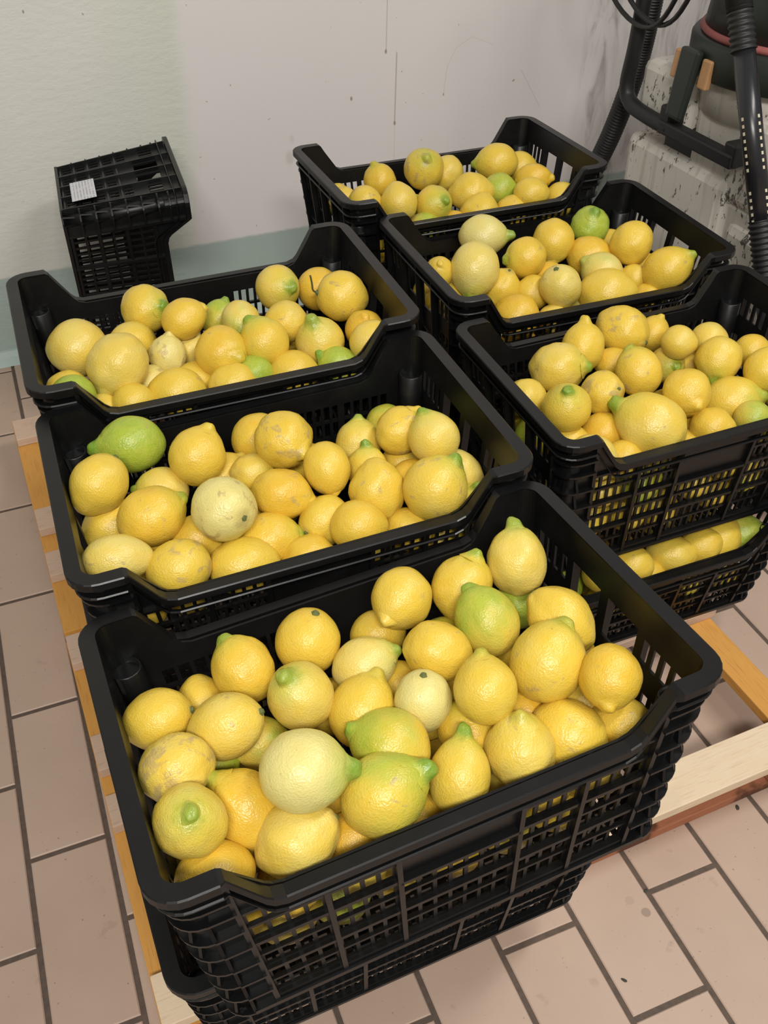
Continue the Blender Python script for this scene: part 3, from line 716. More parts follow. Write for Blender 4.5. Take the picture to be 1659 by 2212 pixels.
A1 -0.2208 0.7009 0.6353 0.0296 1.1 0.9993 -0.0378 0 0.2 0.1 0 0 - -0.244 -0.0821
A1 -0.1801 0.6573 0.6097 0.0285 1.1 0.9975 -0.0703 0 0 0 0 0 - -0.2014 -0.1238
A1 0.2028 0.7418 0.5931 0.0342 1.1 0.4294 0.6723 0.603 0.0595 0 0.3 0.15 f 0 0
A1 0.0871 0.7498 0.5974 0.0329 1.1 -0.7598 0.4189 0.4973 0.2582 0.2712 0.3 0.15 f 0 0
A1 0.0383 0.6976 0.5746 0.0331 1.1 -0.3618 0.9225 -0.1341 -0.1652 0.3158 0.3 0.15 f 0 0
A1 -0.2099 0.6566 0.5595 0.0316 1.1 -0.9677 -0.2429 0.0671 0.5442 0.14 0.3 0.15 f 0 0
A1 0.2153 0.6667 0.5672 0.0316 1.1 0.018 0.1219 0.9924 0.3079 0 0.3 0.15 f 0 0
A1 -0.1465 0.6681 0.5613 0.0315 1.1 0.8925 -0.3888 0.2288 0.4883 0 0.3 0.15 f 0 0
A1 -0.1419 0.765 0.5944 0.0317 1.1 -0.9589 0.2344 -0.1602 0.0207 0.0769 0.3 0.15 f 0 0
A1 -0.1979 0.733 0.5708 0.0323 1.1 -0.6759 0.7085 0.2028 0.2808 0 0.3 0.15 f 0 0
A1 0.1478 0.7745 0.5982 0.0328 1.1 -0.9971 0.0632 0.0427 0.503 0 0.3 0.15 f 0 0
A1 -0.0857 0.7522 0.5764 0.0325 1.1 -0.6747 0.7285 -0.1185 0.4637 0 0.3 0.15 f 0 0
B1 0.5377 1.261 0.6312 0.036 1.05 -0.2932 0.1317 0.9469 0.5 0 0.4 0.1 n -0.1467 0.0259
B1 0.65 1.277 0.6349 0.0449 1.02 -0.1237 -0.6521 0.748 0 0.2 0.4 0.8 n -0.0349 0.0456
B1 0.716 1.295 0.6064 0.0376 1.08 0.3163 0.2378 0.9184 -0.1 0 0 0.1 - 0.0305 0.0656
B1 0.463 1.167 0.6342 0.0335 1.05 0.9264 -0.3764 0 0 0 0 0.4 - -0.2183 -0.07
B1 0.5265 1.136 0.6341 0.0382 1.05 -0.0028 0.4174 0.9087 -0.1 0 0 0.1 - -0.1538 -0.0995
B1 0.6048 1.13 0.618 0.0388 1.02 0.2658 -0.8247 0.4993 0.1 0.25 0.7 0.2 n -0.0753 -0.1026
B1 0.7123 1.17 0.6112 0.041 1.2 0.8965 -0.4129 0.1609 0 0 0 0.1 - 0.0308 -0.0593
B1 0.7817 1.166 0.6073 0.0344 1.1 0.8003 -0.5977 -0.0481 -0.3 0.6 0.8 0 n 0.1004 -0.0611
B1 0.8168 1.249 0.6323 0.0414 1.17 -0.9159 0.3982 -0.0508 0.1 0 0.8 0.2 n 0.1327 0.0234
B1 0.8838 1.26 0.6062 0.0359 1.1 0.8545 -0.5194 0 0.1 0 0 0.1 - 0.1993 0.0366
B1 0.8542 1.15 0.6246 0.0323 1.22 0.8137 -0.5703 0.1125 0.6 0 0.1 0 n 0.1733 -0.0742
B1 0.8192 1.099 0.6158 0.0347 1.1 0.8473 -0.5312 0 0.2 0 0 0.2 - 0.14 -0.1262
B1 0.8957 1.095 0.5924 0.0363 1.05 0.8299 -0.558 0 0.1 0 0 0.3 - 0.2165 -0.1277
B1 0.7018 1.108 0.5878 0.0424 1.05 0.2581 0.112 0.9596 0.1 0.05 0 0.3 - 0.0223 -0.1217
B1 0.7767 1.099 0.5814 0.0358 1.05 0.8566 -0.516 0 0.4 0 0 0.2 - 0.0975 -0.1274
B1 0.5727 1.105 0.5818 0.0339 1.05 0.9002 -0.4355 0 -0.3 0.5 0 0 - -0.1065 -0.1291
B1 0.6398 1.104 0.5784 0.0285 1.1 0.8864 -0.463 0 0.7 0 0 0 - -0.0395 -0.1275
B1 0.4387 1.227 0.6177 0.0294 1.1 0.9347 -0.3555 0 0 0 0 0 - -0.2445 -0.0112
B1 0.8524 1.099 0.57 0.0285 1.1 0.84 -0.5426 0 0.6 0 0 0 - 0.1731 -0.1251
B1 0.4503 1.107 0.5785 0.0316 1.1 0.2653 0.9455 -0.1888 0.3825 0.4073 0.3 0.15 f 0 0
B1 0.4979 1.163 0.5769 0.0336 1.1 0.4782 -0.8373 -0.2649 0.621 0 0.3 0.15 f 0 0
B1 0.4835 1.241 0.5733 0.0354 1.1 0.2476 0.9688 0.0073 0.1002 0.5345 0.3 0.15 f 0 0
B1 0.4634 1.331 0.5766 0.0331 1.1 -0.7075 -0.5512 -0.4422 0.1792 0 0.3 0.15 f 0 0
B1 0.5267 1.127 0.5334 0.0314 1.1 0.5659 0.7745 -0.2826 0.0787 0.2338 0.3 0.15 f 0 0
B1 0.4617 1.146 0.5273 0.0336 1.1 0.993 0.0269 0.1148 0.4535 0 0.3 0.15 f 0 0
B1 0.5775 1.185 0.5772 0.0314 1.1 0.2781 0.7798 0.5609 -0.0042 0.5611 0.3 0.15 f 0 0
B1 0.5779 1.285 0.576 0.0323 1.1 0.8037 -0.5399 0.2501 -0.1998 0 0.3 0.15 f 0 0
B1 0.6115 1.233 0.5652 0.0317 1.1 -0.4611 -0.4818 0.7452 0.5421 0.2523 0.3 0.15 f 0 0
B1 0.6199 1.159 0.5466 0.0312 1.1 -0.2836 -0.9049 0.3174 0.1075 0.3143 0.3 0.15 f 0 0
B2 0.6456 0.9874 0.5998 0.0411 1.22 0.829 -0.5581 0.036 -0.6 0.05 0.8 0.1 N -0.0907 0.1212
B2 0.5469 0.8355 0.6153 0.0467 1.13 -0.3925 -0.5344 -0.7486 -0.4 0 0.9 0.1 N -0.1857 -0.033
B2 0.4871 0.8634 0.6095 0.0286 1.03 -0.1729 -0.5356 0.8266 0.2 0 0 0.3 n -0.2461 -0.0065
B2 0.5014 0.8515 0.5613 0.0285 1.1 0.888 -0.4599 0 -0.1 0.05 0 0 - -0.2316 -0.018
B2 0.6045 0.8312 0.5635 0.0373 1.15 -0.2182 0.2125 -0.9525 0.3 0 0 0.1 s -0.128 -0.0359
B2 0.6699 0.8581 0.6038 0.0393 1.02 -0.9852 0.1714 -0.0001 0.4 0.1 0.7 0.2 n -0.0632 -0.0075
B2 0.7682 0.9177 0.5938 0.0419 1.07 -0.3201 -0.6273 -0.71 0.3 0 0.1 0.1 n 0.0336 0.0545
B2 0.8647 0.9344 0.6006 0.0398 1.02 -0.1168 -0.3717 0.921 -0.3 0.75 0.9 0.1 n 0.1297 0.0735
B2 0.8253 0.869 0.5691 0.0418 1.1 0.809 -0.5878 0 0.6 0 0 0.1 - 0.0919 0.0072
B2 0.8893 0.825 0.604 0.042 1.05 0.6131 -0.0312 0.7894 0.2 0 0 0.1 - 0.1569 -0.0352
B2 0.9101 0.9196 0.5614 0.0285 1.1 0.7972 -0.6037 0 0.4 0 0 0 - 0.1753 0.0598
B2 0.8118 0.8022 0.5682 0.0398 1.08 -0.6462 0.5598 0.5187 -0.4 0.2 0.3 0.3 n 0.0799 -0.0599
B2 0.6867 0.7551 0.5874 0.039 1.12 0.3558 0.0554 -0.9329 -0.3 0.15 0 0.5 s -0.044 -0.11
B2 0.6579 0.8034 0.5583 0.0328 1.05 0.8409 -0.5412 0 0.2 0.15 0 0.2 - -0.074 -0.0624
B2 0.592 0.7434 0.5536 0.0412 1.05 -0.6075 0.6623 0.4385 0.7 0 0 0.2 - -0.1384 -0.1239
B2 0.8749 0.7809 0.5523 0.0285 1.1 0.7784 -0.6278 0 0 0 0 0 - 0.1435 -0.0797
B2 0.9235 0.8118 0.5527 0.0285 1.1 0.7722 -0.6353 0 0.4 0 0 0 - 0.1913 -0.0476
B2 0.9164 0.7381 0.5824 0.0429 1.18 0.7062 -0.3495 0.6157 0.4 0 0.7 0.2 n 0.186 -0.1215
B2 0.7853 0.7417 0.5589 0.046 1.2 0.8303 -0.5354 0.1546 0.1 0 0 0.2 - 0.0549 -0.121
B2 0.7594 0.7821 0.5241 0.029 1.1 0.8098 -0.5868 0 -0.3 0.4 0 0 - 0.0281 -0.0812
B2 0.6657 0.7328 0.5362 0.0285 1.1 0.826 -0.5636 0 -0.1 0 0 0.2 - -0.0645 -0.1328
B2 0.874 0.7298 0.5346 0.0285 1.1 0.7673 -0.6413 0 0.5 0 0 0 - 0.1438 -0.1308
B2 0.7139 0.8404 0.5644 0.0285 1.1 0.8326 -0.5539 0 0.6 0 0 0 - -0.0189 -0.0241
B2 0.5063 0.7451 0.5342 0.0367 1.1 0.0754 0.3929 -0.9165 0.3286 0 0.3 0.15 f 0 0
B2 0.5327 0.8163 0.5149 0.0321 1.1 -0.7173 0.1287 0.6848 0.6108 0.5254 0.3 0.15 f 0 0
B2 0.5679 0.8932 0.5381 0.0347 1.1 0.1945 -0.8958 0.3996 -0.1174 0 0.3 0.15 f 0 0
B2 0.5053 0.9404 0.5251 0.0335 1.1 -0.9262 -0.3023 -0.2255 0.3507 0 0.3 0.15 f 0 0
B2 0.552 0.7626 0.4781 0.0337 1.1 0.9378 -0.3377 0.0808 0.5369 0 0.3 0.15 f 0 0
B2 0.503 0.877 0.5017 0.0316 1.1 0.9151 0.2445 0.3207 0.4846 0.0932 0.3 0.15 f 0 0
B2 0.6086 0.7412 0.4861 0.0312 1.1 -0.1673 0.9127 0.3728 0.6497 0 0.3 0.15 f 0 0
B2 0.631 0.7998 0.5023 0.0327 1.1 0.8999 -0.3174 0.2989 0.6553 0.0698 0.3 0.15 f 0 0
B2 0.5499 0.9815 0.5324 0.0317 1.1 -0.8298 0.2806 0.4824 0.2681 0.1886 0.3 0.15 f 0 0
B2 0.667 0.8926 0.5305 0.0348 1.1 0.3242 -0.818 -0.4752 0.5806 0 0.3 0.15 f 0 0
B2 0.7137 0.7461 0.4927 0.0335 1.1 -0.4839 0.3145 0.8166 0.3452 0 0.3 0.15 f 0 0
B2 0.6228 0.9515 0.5176 0.0335 1.1 0.9503 0.3107 -0.0211 0.0605 0 0.3 0.15 f 0 0
B3 0.6107 0.5567 0.5826 0.0372 1.13 0.21 0.3729 0.9038 0.2 0 0.1 0 N -0.0903 0.0993
B3 0.7046 0.5783 0.5828 0.043 1.13 -0.4049 0.907 0.1155 0.2 0 0 0.6 s 0.0029 0.1237
B3 0.7753 0.5809 0.5566 0.0299 1.1 0.4495 0.1283 0.884 0.4 0 0.1 0.1 n 0.0736 0.1285
B3 0.7534 0.4855 0.5965 0.029 1.05 0.7396 -0.6731 0 -0.1 0 0 0.1 - 0.0545 0.0325
B3 0.8211 0.4878 0.5851 0.0303 1.05 0.7184 -0.6956 0 -0.2 0.1 0 0.1 - 0.1221 0.0368
B3 0.5414 0.523 0.5789 0.0432 1.13 0.7614 -0.6037 0.2365 -0.1 0.06 0.8 0.3 n -0.1586 0.0635
B3 0.6562 0.4568 0.579 0.039 1.07 -0.212 0.6343 0.7435 0.3 0 0.6 0.6 n -0.0418 0.0008
B3 0.7489 0.4983 0.5467 0.0313 1.04 -0.1255 -0.8894 0.4396 -0.1 0.2 0.8 0 n 0.0496 0.0451
B3 0.7964 0.4311 0.5836 0.038 1.03 -0.5763 -0.5783 -0.5774 0 0 0.8 0 n 0.0991 -0.0207
B3 0.9008 0.4625 0.5559 0.0299 1.1 0.6853 -0.7283 0 0.4 0 0 0.1 - 0.2025 0.0139
B3 0.8482 0.3759 0.5792 0.0344 1.1 0.3687 0.3347 0.8672 0.1 0 0 0 - 0.1525 -0.0742
B3 0.4566 0.4819 0.5682 0.0322 1.05 0.839 -0.5442 0 -0.1 0.08 0 0.3 - -0.242 0.0199
B3 0.4838 0.4043 0.5902 0.0389 1 -0.1651 -0.2285 0.9594 0.3 0.1 0.9 0.1 n -0.2126 -0.0569
B3 0.568 0.4305 0.5786 0.035 1.05 -0.2356 0.7765 -0.5844 0.1 0 0 0.7 s -0.1292 -0.0281
B3 0.69 0.3753 0.5787 0.0394 1.04 -0.1843 -0.9828 -0.013 0.4 0 0 0.1 n -0.0056 -0.0797
B3 0.7875 0.3718 0.5368 0.0423 1.18 0.7311 -0.5502 0.4036 0 0.2 0.5 0.1 n 0.092 -0.0802
B3 0.6022 0.3423 0.5617 0.0493 1.18 -0.6212 0.7102 0.3313 -0.1 0.02 0.8 0.1 N -0.0923 -0.1153
B3 0.5492 0.3862 0.5336 0.0341 1.05 0.7812 -0.6243 0 0.7 0 0 0.1 - -0.1467 -0.0729
B3 0.4864 0.3879 0.5311 0.0308 1.1 0.805 -0.5932 0 0.3 0 0 0.1 - -0.2094 -0.0731
B3 0.4899 0.3297 0.5412 0.0355 1.12 -0.6653 0.7169 0.2086 -0.3 0.15 0.6 0 n -0.2042 -0.1312
B3 0.7105 0.3579 0.51 0.0285 1.02 -0.1481 -0.8637 0.4818 0.6 0 0.3 0.1 n 0.0154 -0.0964
B3 0.7056 0.3168 0.5437 0.0324 1.1 0.6999 -0.7142 0 0.4 0 0 0.2 - 0.0118 -0.1376
B3 0.7845 0.3143 0.5411 0.0285 1.1 0.6707 -0.7417 0 -0.2 0.5 0 0 - 0.0907 -0.1378
B3 0.5461 0.3236 0.527 0.0285 1.1 0.7627 -0.6467 0 0.5 0 0 0 - -0.1479 -0.1357
B3 0.6596 0.5323 0.5517 0.0285 1.1 0.7832 -0.6218 0 0.6 0 0 0 - -0.0407 0.0764
B3 0.8009 0.4929 0.5357 0.0285 1.1 0.7264 -0.6872 0 0.1 0 0 0 - 0.1017 0.0413
B3 0.6768 0.3237 0.5101 0.0285 1.1 0.713 -0.7011 0 0.3 0 0 0 - -0.0172 -0.1316
B3 0.8659 0.3186 0.4928 0.0326 1.1 -0.8919 0.3861 0.2356 0.1981 0.4353 0.3 0.15 f 0 0
B3 0.754 0.3322 0.3872 0.032 1.1 -0.8766 -0.4534 0.161 0.4134 0 0.3 0.15 f 0 0
B3 0.5094 0.3371 0.4125 0.0323 1.1 -0.9286 -0.3451 -0.1363 0.2352 0 0.3 0.15 f 0 0
B3 0.5939 0.3329 0.46 0.0356 1.1 -0.7387 -0.2041 -0.6424 0.4217 0.5706 0.3 0.15 f 0 0
B3 0.7583 0.3258 0.4606 0.0333 1.1 0.779 -0.3665 0.5088 -0.0047 0.1934 0.3 0.15 f 0 0
B3 0.6989 0.3302 0.4312 0.033 1.1 0.0813 0.9093 -0.408 -0.0512 0 0.3 0.15 f 0 0
B3 0.584 0.3357 0.3965 0.0315 1.1 0.7466 -0.2655 0.6099 0.2786 0 0.3 0.15 f 0 0
B3 0.9138 0.3275 0.4084 0.0345 1.1 0.9184 0.373 -0.1317 0.5185 0.1484 0.3 0.15 f 0 0
B3 0.8091 0.3271 0.4118 0.0311 1.1 -0.6369 -0.6134 -0.467 0.157 0.2912 0.3 0.15 f 0 0
B3 0.5175 0.3305 0.4712 0.0319 1.1 0.9918 0.1063 -0.0708 -0.1099 0.0374 0.3 0.15 f 0 0
B3 0.9241 0.3155 0.5179 0.0338 1.1 0.2679 0.8983 -0.3483 0.6501 0.2148 0.3 0.15 f 0 0
B3 0.647 0.3372 0.3853 0.0338 1.1 -0.7 -0.0503 0.7124 0.3746 0.1768 0.3 0.15 f 0 0
B3 0.4769 0.3775 0.4515 0.0321 1.1 0.8312 -0.5119 -0.217 -0.196 0.4303 0.3 0.15 f 0 0
B3 0.6213 0.4196 0.5232 0.0314 1.1 0.0023 -0.9999 -0.0163 0.4702 0 0.3 0.15 f 0 0
B3 0.468 0.4515 0.5121 0.0363 1.1 -0.7845 0.3281 -0.5263 0.6783 0.5248 0.3 0.15 f 0 0
B3 0.5465 0.3882 0.4667 0.0316 1.1 0.4383 0.7999 0.4101 0.4221 0 0.3 0.15 f 0 0
B3 0.5293 0.4706 0.5247 0.0318 1.1 0.5894 -0.5579 -0.5843 0.3447 0.1572 0.3 0.15 f 0 0
B3 0.6903 0.4147 0.5209 0.0347 1.1 0.2058 0.0175 -0.9784 -0.0458 0.4571 0.3 0.15 f 0 0
B3 0.6433 0.3715 0.4745 0.0327 1.1 0.4677 0.3699 -0.8028 0.5471 0.5116 0.3 0.15 f 0 0
B3 0.5652 0.448 0.4734 0.033 1.1 -0.5304 -0.0648 0.8452 0.639 0 0.3 0.15 f 0 0
B3 0.6944 0.4001 0.4592 0.0311 1.1 0.5462 -0.3317 -0.7692 -0.0986 0 0.3 0.15 f 0 0
B3 0.5038 0.4198 0.4159 0.0339 1.1 0.1428 -0.9647 0.2212 0.3487 0.3671 0.3 0.15 f 0 0
B3 0.609 0.3906 0.4214 0.0367 1.1 -0.3648 -0.1294 0.922 -0.0137 0.0333 0.3 0.15 f 0 0
B3 0.8208 0.3587 0.4724 0.0313 1.1 -0.5629 0.8104 0.1623 0.0873 0.0422 0.3 0.15 f 0 0
B3 0.482 0.5196 0.5101 0.0349 1.1 -0.3401 -0.1551 0.9275 0.2886 0 0.3 0.15 f 0 0
B3 0.8498 0.3991 0.5145 0.0318 1.1 -0.9471 -0.1664 -0.2744 0.3563 0 0.3 0.15 f 0 0
B3 0.9249 0.3936 0.506 0.035 1.1 0.5804 0.6896 -0.4331 0.6835 0.5854 0.3 0.15 f 0 0
B3 0.7628 0.4448 0.5171 0.0348 1.1 0.0596 0.9822 0.1779 0.4706 0 0.3 0.15 f 0 0
C3 0.6907 0.3223 0.268 0.0386 1.15 0.777 -0.6157 0.1312 0 0 0 0.4 - 0.0746 -0.1276
C3 0.7445 0.3123 0.2775 0.0329 1.15 0.8256 -0.2759 0.4922 0.3 0 0 0 - 0.1286 -0.1359
C3 0.7909 0.3206 0.2706 0.0383 1.2 0.8273 0.315 0.4652 0.1 0 0 0.2 - 0.1748 -0.1263
C3 0.8477 0.3241 0.2603 0.0372 1.15 0.7214 -0.6141 0.3202 -0.3 0.5 0.3 0.1 n 0.2315 -0.121
C3 0.6009 0.3168 0.2847 0.0336 1.1 0.7392 -0.6735 0 0.3 0 0 0.2 s -0.015 -0.1358
C3 0.6393 0.3194 0.2437 0.0328 1.1 0.7255 -0.6883 0 0.4 0 0 0 - 0.0233 -0.132
C3 0.5439 0.3187 0.2803 0.0334 1.1 0.762 -0.6476 0 0.1 0 0 0 - -0.0721 -0.1355
C3 0.8201 0.3242 0.1793 0.0339 1.1 -0.903 0.3517 0.2468 0.4753 0.3088 0.3 0.15 f 0 0
C3 0.7355 0.3258 0.1964 0.0353 1.1 -0.3948 -0.9173 0.052 0.6625 0.2301 0.3 0.15 f 0 0
C3 0.4532 0.3312 0.2113 0.0341 1.1 0.8498 -0.3119 0.4249 -0.0244 0 0.3 0.15 f 0 0
C3 0.5626 0.326 0.2061 0.0313 1.1 0.7502 -0.3884 0.5351 0.5536 0 0.3 0.15 f 0 0
C3 0.3985 0.3359 0.1763 0.0325 1.1 -0.0434 0.6301 0.7753 -0.1267 0.4005 0.3 0.15 f 0 0
C3 0.6244 0.332 0.1747 0.0353 1.1 0.0864 -0.9099 0.4058 0.5963 0 0.3 0.15 f 0 0
C3 0.4012 0.3247 0.2529 0.0312 1.1 -0.534 0.8121 -0.2354 0.1088 0.3602 0.3 0.15 f 0 0
C3 0.5071 0.3326 0.1765 0.0325 1.1 0.6199 -0.7211 0.3096 0.6299 0 0.3 0.15 f 0 0
C3 0.5022 0.3677 0.2344 0.0339 1.1 0.2901 -0.9562 -0.039 0.0279 0.5926 0.3 0.15 f 0 0
C3 0.3971 0.3899 0.2454 0.0361 1.1 -0.2246 -0.9317 0.2856 0.178 0.065 0.3 0.15 f 0 0
C3 0.6355 0.3864 0.2399 0.0368 1.1 0.1971 0.6476 0.736 0.6026 0 0.3 0.15 f 0 0
C3 0.8132 0.3845 0.2374 0.034 1.1 0.992 0.1138 -0.0544 0.2836 0 0.3 0.15 f 0 0
C3 0.7065 0.4003 0.2398 0.0346 1.1 -0.2666 -0.6841 -0.6789 0.5578 0.4895 0.3 0.15 f 0 0
C3 0.5658 0.3855 0.2411 0.032 1.1 -0.3176 0.8799 -0.3534 -0.1616 0.2999 0.3 0.15 f 0 0
C3 0.6791 0.3531 0.2044 0.0316 1.1 0.6242 0.1592 0.7649 0.0182 0.2171 0.3 0.15 f 0 0
C3 0.4533 0.4323 0.2446 0.0315 1.1 -0.4354 -0.6508 0.622 -0.1137 0 0.3 0.15 f 0 0
C3 0.5181 0.4318 0.2334 0.0365 1.1 -0.4776 -0.3344 0.8125 0.0713 0.26 0.3 0.15 f 0 0
C3 0.4634 0.3935 0.1873 0.0365 1.1 0.4178 0.5582 -0.7169 0.0677 0 0.3 0.15 f 0 0
C3 0.7655 0.4274 0.2352 0.0324 1.1 0.4681 0.1148 -0.8762 0.4913 0.452 0.3 0.15 f 0 0
C3 0.7679 0.3866 0.1891 0.0336 1.1 -0.5658 0.813 0.1377 -0.1529 0 0.3 0.15 f 0 0
C3 0.6116 0.446 0.2367 0.0313 1.1 -0.4454 0.8566 -0.2604 0.0481 0.5506 0.3 0.15 f 0 0
C3 0.5869 0.3855 0.1839 0.0328 1.1 -0.893 -0.098 0.4393 0.5423 0.1833 0.3 0.15 f 0 0
C3 0.3929 0.4545 0.2351 0.0314 1.1 0.5269 -0.8466 0.075 -0.1128 0 0.3 0.15 f 0 0
C3 0.8221 0.4557 0.2456 0.0362 1.1 -0.2063 -0.626 -0.7521 0.5842 0 0.3 0.15 f 0 0
"""

# ------------------------------------------------------------------ lemons
def lemon_mesh(k):
    rnd = random.Random(k*13+5); m = MB(); seg, rg = 40, 28; rings = []
    amp = (.020, .032, .046, .026, .055, .018, .040, .030)[k]
    point = (.16, .08, .24, .05, .14, .20, .10, .22)[k]
    flat = (1.0, .93, 1.0, .96, 1.04, .98, 1.0, .92)[k]
    off = Vector((rnd.uniform(0, 50), rnd.uniform(0, 50), rnd.uniform(0, 50)))
    for i in range(1, rg):
        th = math.pi*i/rg; z = -math.cos(th); r = math.sin(th)**flat
        # shoulders narrow towards the tip
        r *= (1-point*max(0, z)**2.5)*(1-.10*max(0, -z)**3)
        zz = z*(1+.03*max(0, z)**4)
        ring = []
        for j in range(seg):
            ph = 2*math.pi*j/seg
            p = Vector((r*math.cos(ph), r*math.sin(ph), zz))
            d = noise.noise(p*1.25+off)*amp*1.5+noise.noise(p*3.1+off)*amp*.7
            # shallow lengthwise furrows on the lumpier fruit
            d += amp*.25*math.cos(ph*5+3*noise.noise(p+off))*math.sin(th)
            p *= 1+d
            ring.append(p)
        rings.append(ring)
    m.rings(rings, True, True)
    me = m.mesh('lemon_body', LEMON)
    me.polygons.foreach_set('use_smooth', [True]*len(me.polygons))
    return me
def nipple_mesh(k, big):
    rnd = random.Random(k*7+1); m = MB(); seg = 20
    prof = [(.54,.80),(.44,.885),(.35,.96),(.29,1.04),(.255,1.12),(.225,1.19),(.175,1.25),(.10,1.285),(.02,1.295)] if big else \
           [(.50,.835),(.40,.905),(.31,.975),(.24,1.045),(.19,1.105),(.14,1.15),(.08,1.175),(.015,1.18)]
    bend = Vector((rnd.uniform(-.07, .07), rnd.uniform(-.07, .07), 0))
    rings = []
    for r, z in prof:
        ring = []
        for j in range(seg):
            ph = 2*math.pi*j/seg
            p = Vector((r*math.cos(ph), r*math.sin(ph), z))
            p *= 1+.05*noise.noise(p*4+Vector((k*9, 0, 0)))
            p += bend*max(0, z-.95)*4
            ring.append(p)
        rings.append(ring)
    m.rings(rings, False, True)
    me = m.mesh('lemon_nipple', LEMON)
    me.polygons.foreach_set('use_smooth', [True]*len(me.polygons))
    return me
def stem_mesh():
    m = MB(); seg = 10
    m.rings([[(r*(1+.15*math.sin(3*j))*math.cos(2*math.pi*j/seg), r*(1+.15*math.sin(3*j))*math.sin(2*math.pi*j/seg), z) for j in range(seg)]
             for r, z in ((.13,-.96),(.12,-1.005),(.085,-1.02),(.07,-1.055),(.04,-1.06))], True, True, False)
    return m.mesh('lemon_stem_button', STEM)
def twig_mesh():
    m = MB()
    m.tube(spline([(0,0,-.97),(.03,.02,-1.12),(.10,.10,-1.22),(.32,.18,-1.30),(.62,.30,-1.44)], 5), .035, 8)
    return m.mesh('lemon_twig', TWIG)
LM = [lemon_mesh(k) for k in range(8)]
NS = [nipple_mesh(k, False) for k in range(4)]
NB = [nipple_mesh(k, True) for k in range(4)]
SM, TW = stem_mesh(), twig_mesh()
ORD = ['first','second','third','fourth','fifth','sixth','seventh','eighth','ninth','tenth','eleventh','twelfth','thirteenth','fourteenth']
rows_of = {}
TAB = [l.split() for l in LEMONS.strip().split('\n')]
lem = []
for i, r in enumerate(TAB):
    c = r[0]; v = [float(x) for x in r[1:13]]; lem.append([i, c, v, r[13], float(r[14]), float(r[15])])
label_of = {}
for c in NAMES:
    vis = [q for q in lem if q[1] == c and q[3] != 'f']
    vis.sort(key=lambda q: q[5])
    n = len(vis); nr = 1 if n < 10 else (4 if n > 25 else 3)
    rn = {1: ['front row'], 3: ['front row', 'middle row', 'back row'], 4: ['front row', 'second row', 'third row', 'back row']}[nr]
    for k in range(nr):
        row = sorted(vis[n*k//nr:n*(k+1)//nr], key=lambda q: q[4])
        for j, q in enumerate(row):
            tone, green, tip, scar = q[2][8:12]
            col = 'green' if green > .6 else 'yellow-green' if green > .28 else 'pale yellow' if tone < -.35 else 'orange-yellow' if tone > .45 else 'yellow'
            ex = ' with twig' if 't' in q[3] else ' with green tip' if tip > .55 and q[3] in 'nN' else ' with tan scars' if scar > .45 else ' with stem button' if 's' in q[3] else ''
            label_of[q[0]] = '%s lemon%s, %s from left, %s, %s' % (col, ex, ORD[j], rn[k], NAMES[c])
for i, c, v, fl, lx, ly in lem:
    x, y, z, rb, e, ax, ay, az, tone, green, tip, scar = v
    rnd = random.Random(i*31+3)
    k = rnd.randrange(8)
    o = link('lemon', LM[k])
    q = Vector((ax, ay, az)).to_track_quat('Z', 'Y') @ Quaternion((0, 0, 1), rnd.uniform(0, 6.283))
    o.matrix_world = Matrix.LocRotScale(Vector((x, y, z)), q, Vector((rb, rb*rnd.uniform(.97, 1.02), rb*e)))
    kids = []
    if fl in ('n', 'sn', 'N'):
        kids.append(link('nipple', NB[rnd.randrange(4)] if fl == 'N' else NS[rnd.randrange(4)], o))
    if 's' in fl or 't' in fl: link('stem_button', SM, o)
    if 't' in fl: link('twig', TW, o)
    for ob in [o]+kids:
        ob['tone'], ob['green'], ob['tip'], ob['scar'], ob['seed'] = tone, green, tip, scar, float(i % 97)*1.37
    if fl == 'f':
        tag(o, 'lemon deep in the pile, only glimpsed through gaps, %s' % NAMES[c], 'lemon', 'lemons under the top layer, %s' % NAMES[c])
    else:
        tag(o, label_of[i], 'lemon', 'lemons in the %s' % NAMES[c])

# ------------------------------------------------------------------ wet vacuum cleaner
def mat_dirty_white():
    t = NT('dirty_white_plastic'); co = t.coord()
    n = t.noise(co, 5, 4, .6); s = t.noise(t.mapping(co, (1, 1, .5)), 64, 4, .7, .4); st = t.noise(t.mapping(co, (14, 14, 1.2)), 2.5, 4, .6)
    c = t.mix(n, srgb(204,197,185), srgb(230,225,215))
    c = t.mix(t.math('MULTIPLY', t.step(st, .52, .72), .35), c, srgb(150,134,112))
    big = t.noise(co, 3.3, 3, .6)
    thr = t.math('SUBTRACT', .64, t.math('MULTIPLY', t.step(big, .44, .64), .11))
    m = t.n('ShaderNodeMapRange', interpolation_type='SMOOTHSTEP'); t.lk(s, m.inputs[0]); t.lk(thr, m.inputs[1]); t.lk(t.math('ADD', thr, .04), m.inputs[2])
    c = t.mix(t.math('MULTIPLY', m.outputs[0], .85), c, srgb(50,42,36))
    return t.out(c, .5, t.bump(n, .2, .003), .4)
DW = mat_dirty_white()
RUB = mat_plain('black_rubber', C4(.012,.012,.012), .5, 30, .3, .1)
DG = mat_plain('dark_green_black_plastic', C4(.016,.022,.018), .45, 25, .3, .12)
RED = mat_plain('dull_red_gasket', srgb(150,84,80), .55, 20, .2, .1)
TAN = mat_plain('tan_plastic_latch', srgb(184,140,98), .5, 25, .2, .1)
PALE = mat_plain('grey_green_cover_plastic', srgb(150,156,146), .45, 10, .1, .1)
METAL = mat_plain('dull_metal', C4(.35,.34,.33), .35, 30, .2, .1, metal=1)
vac = empty('vacuum_cleaner', (1.55, 1.0, 0))
tag(vac, 'dirty white wet vacuum cleaner with black lid ring, beside the right crates', 'vacuum cleaner')
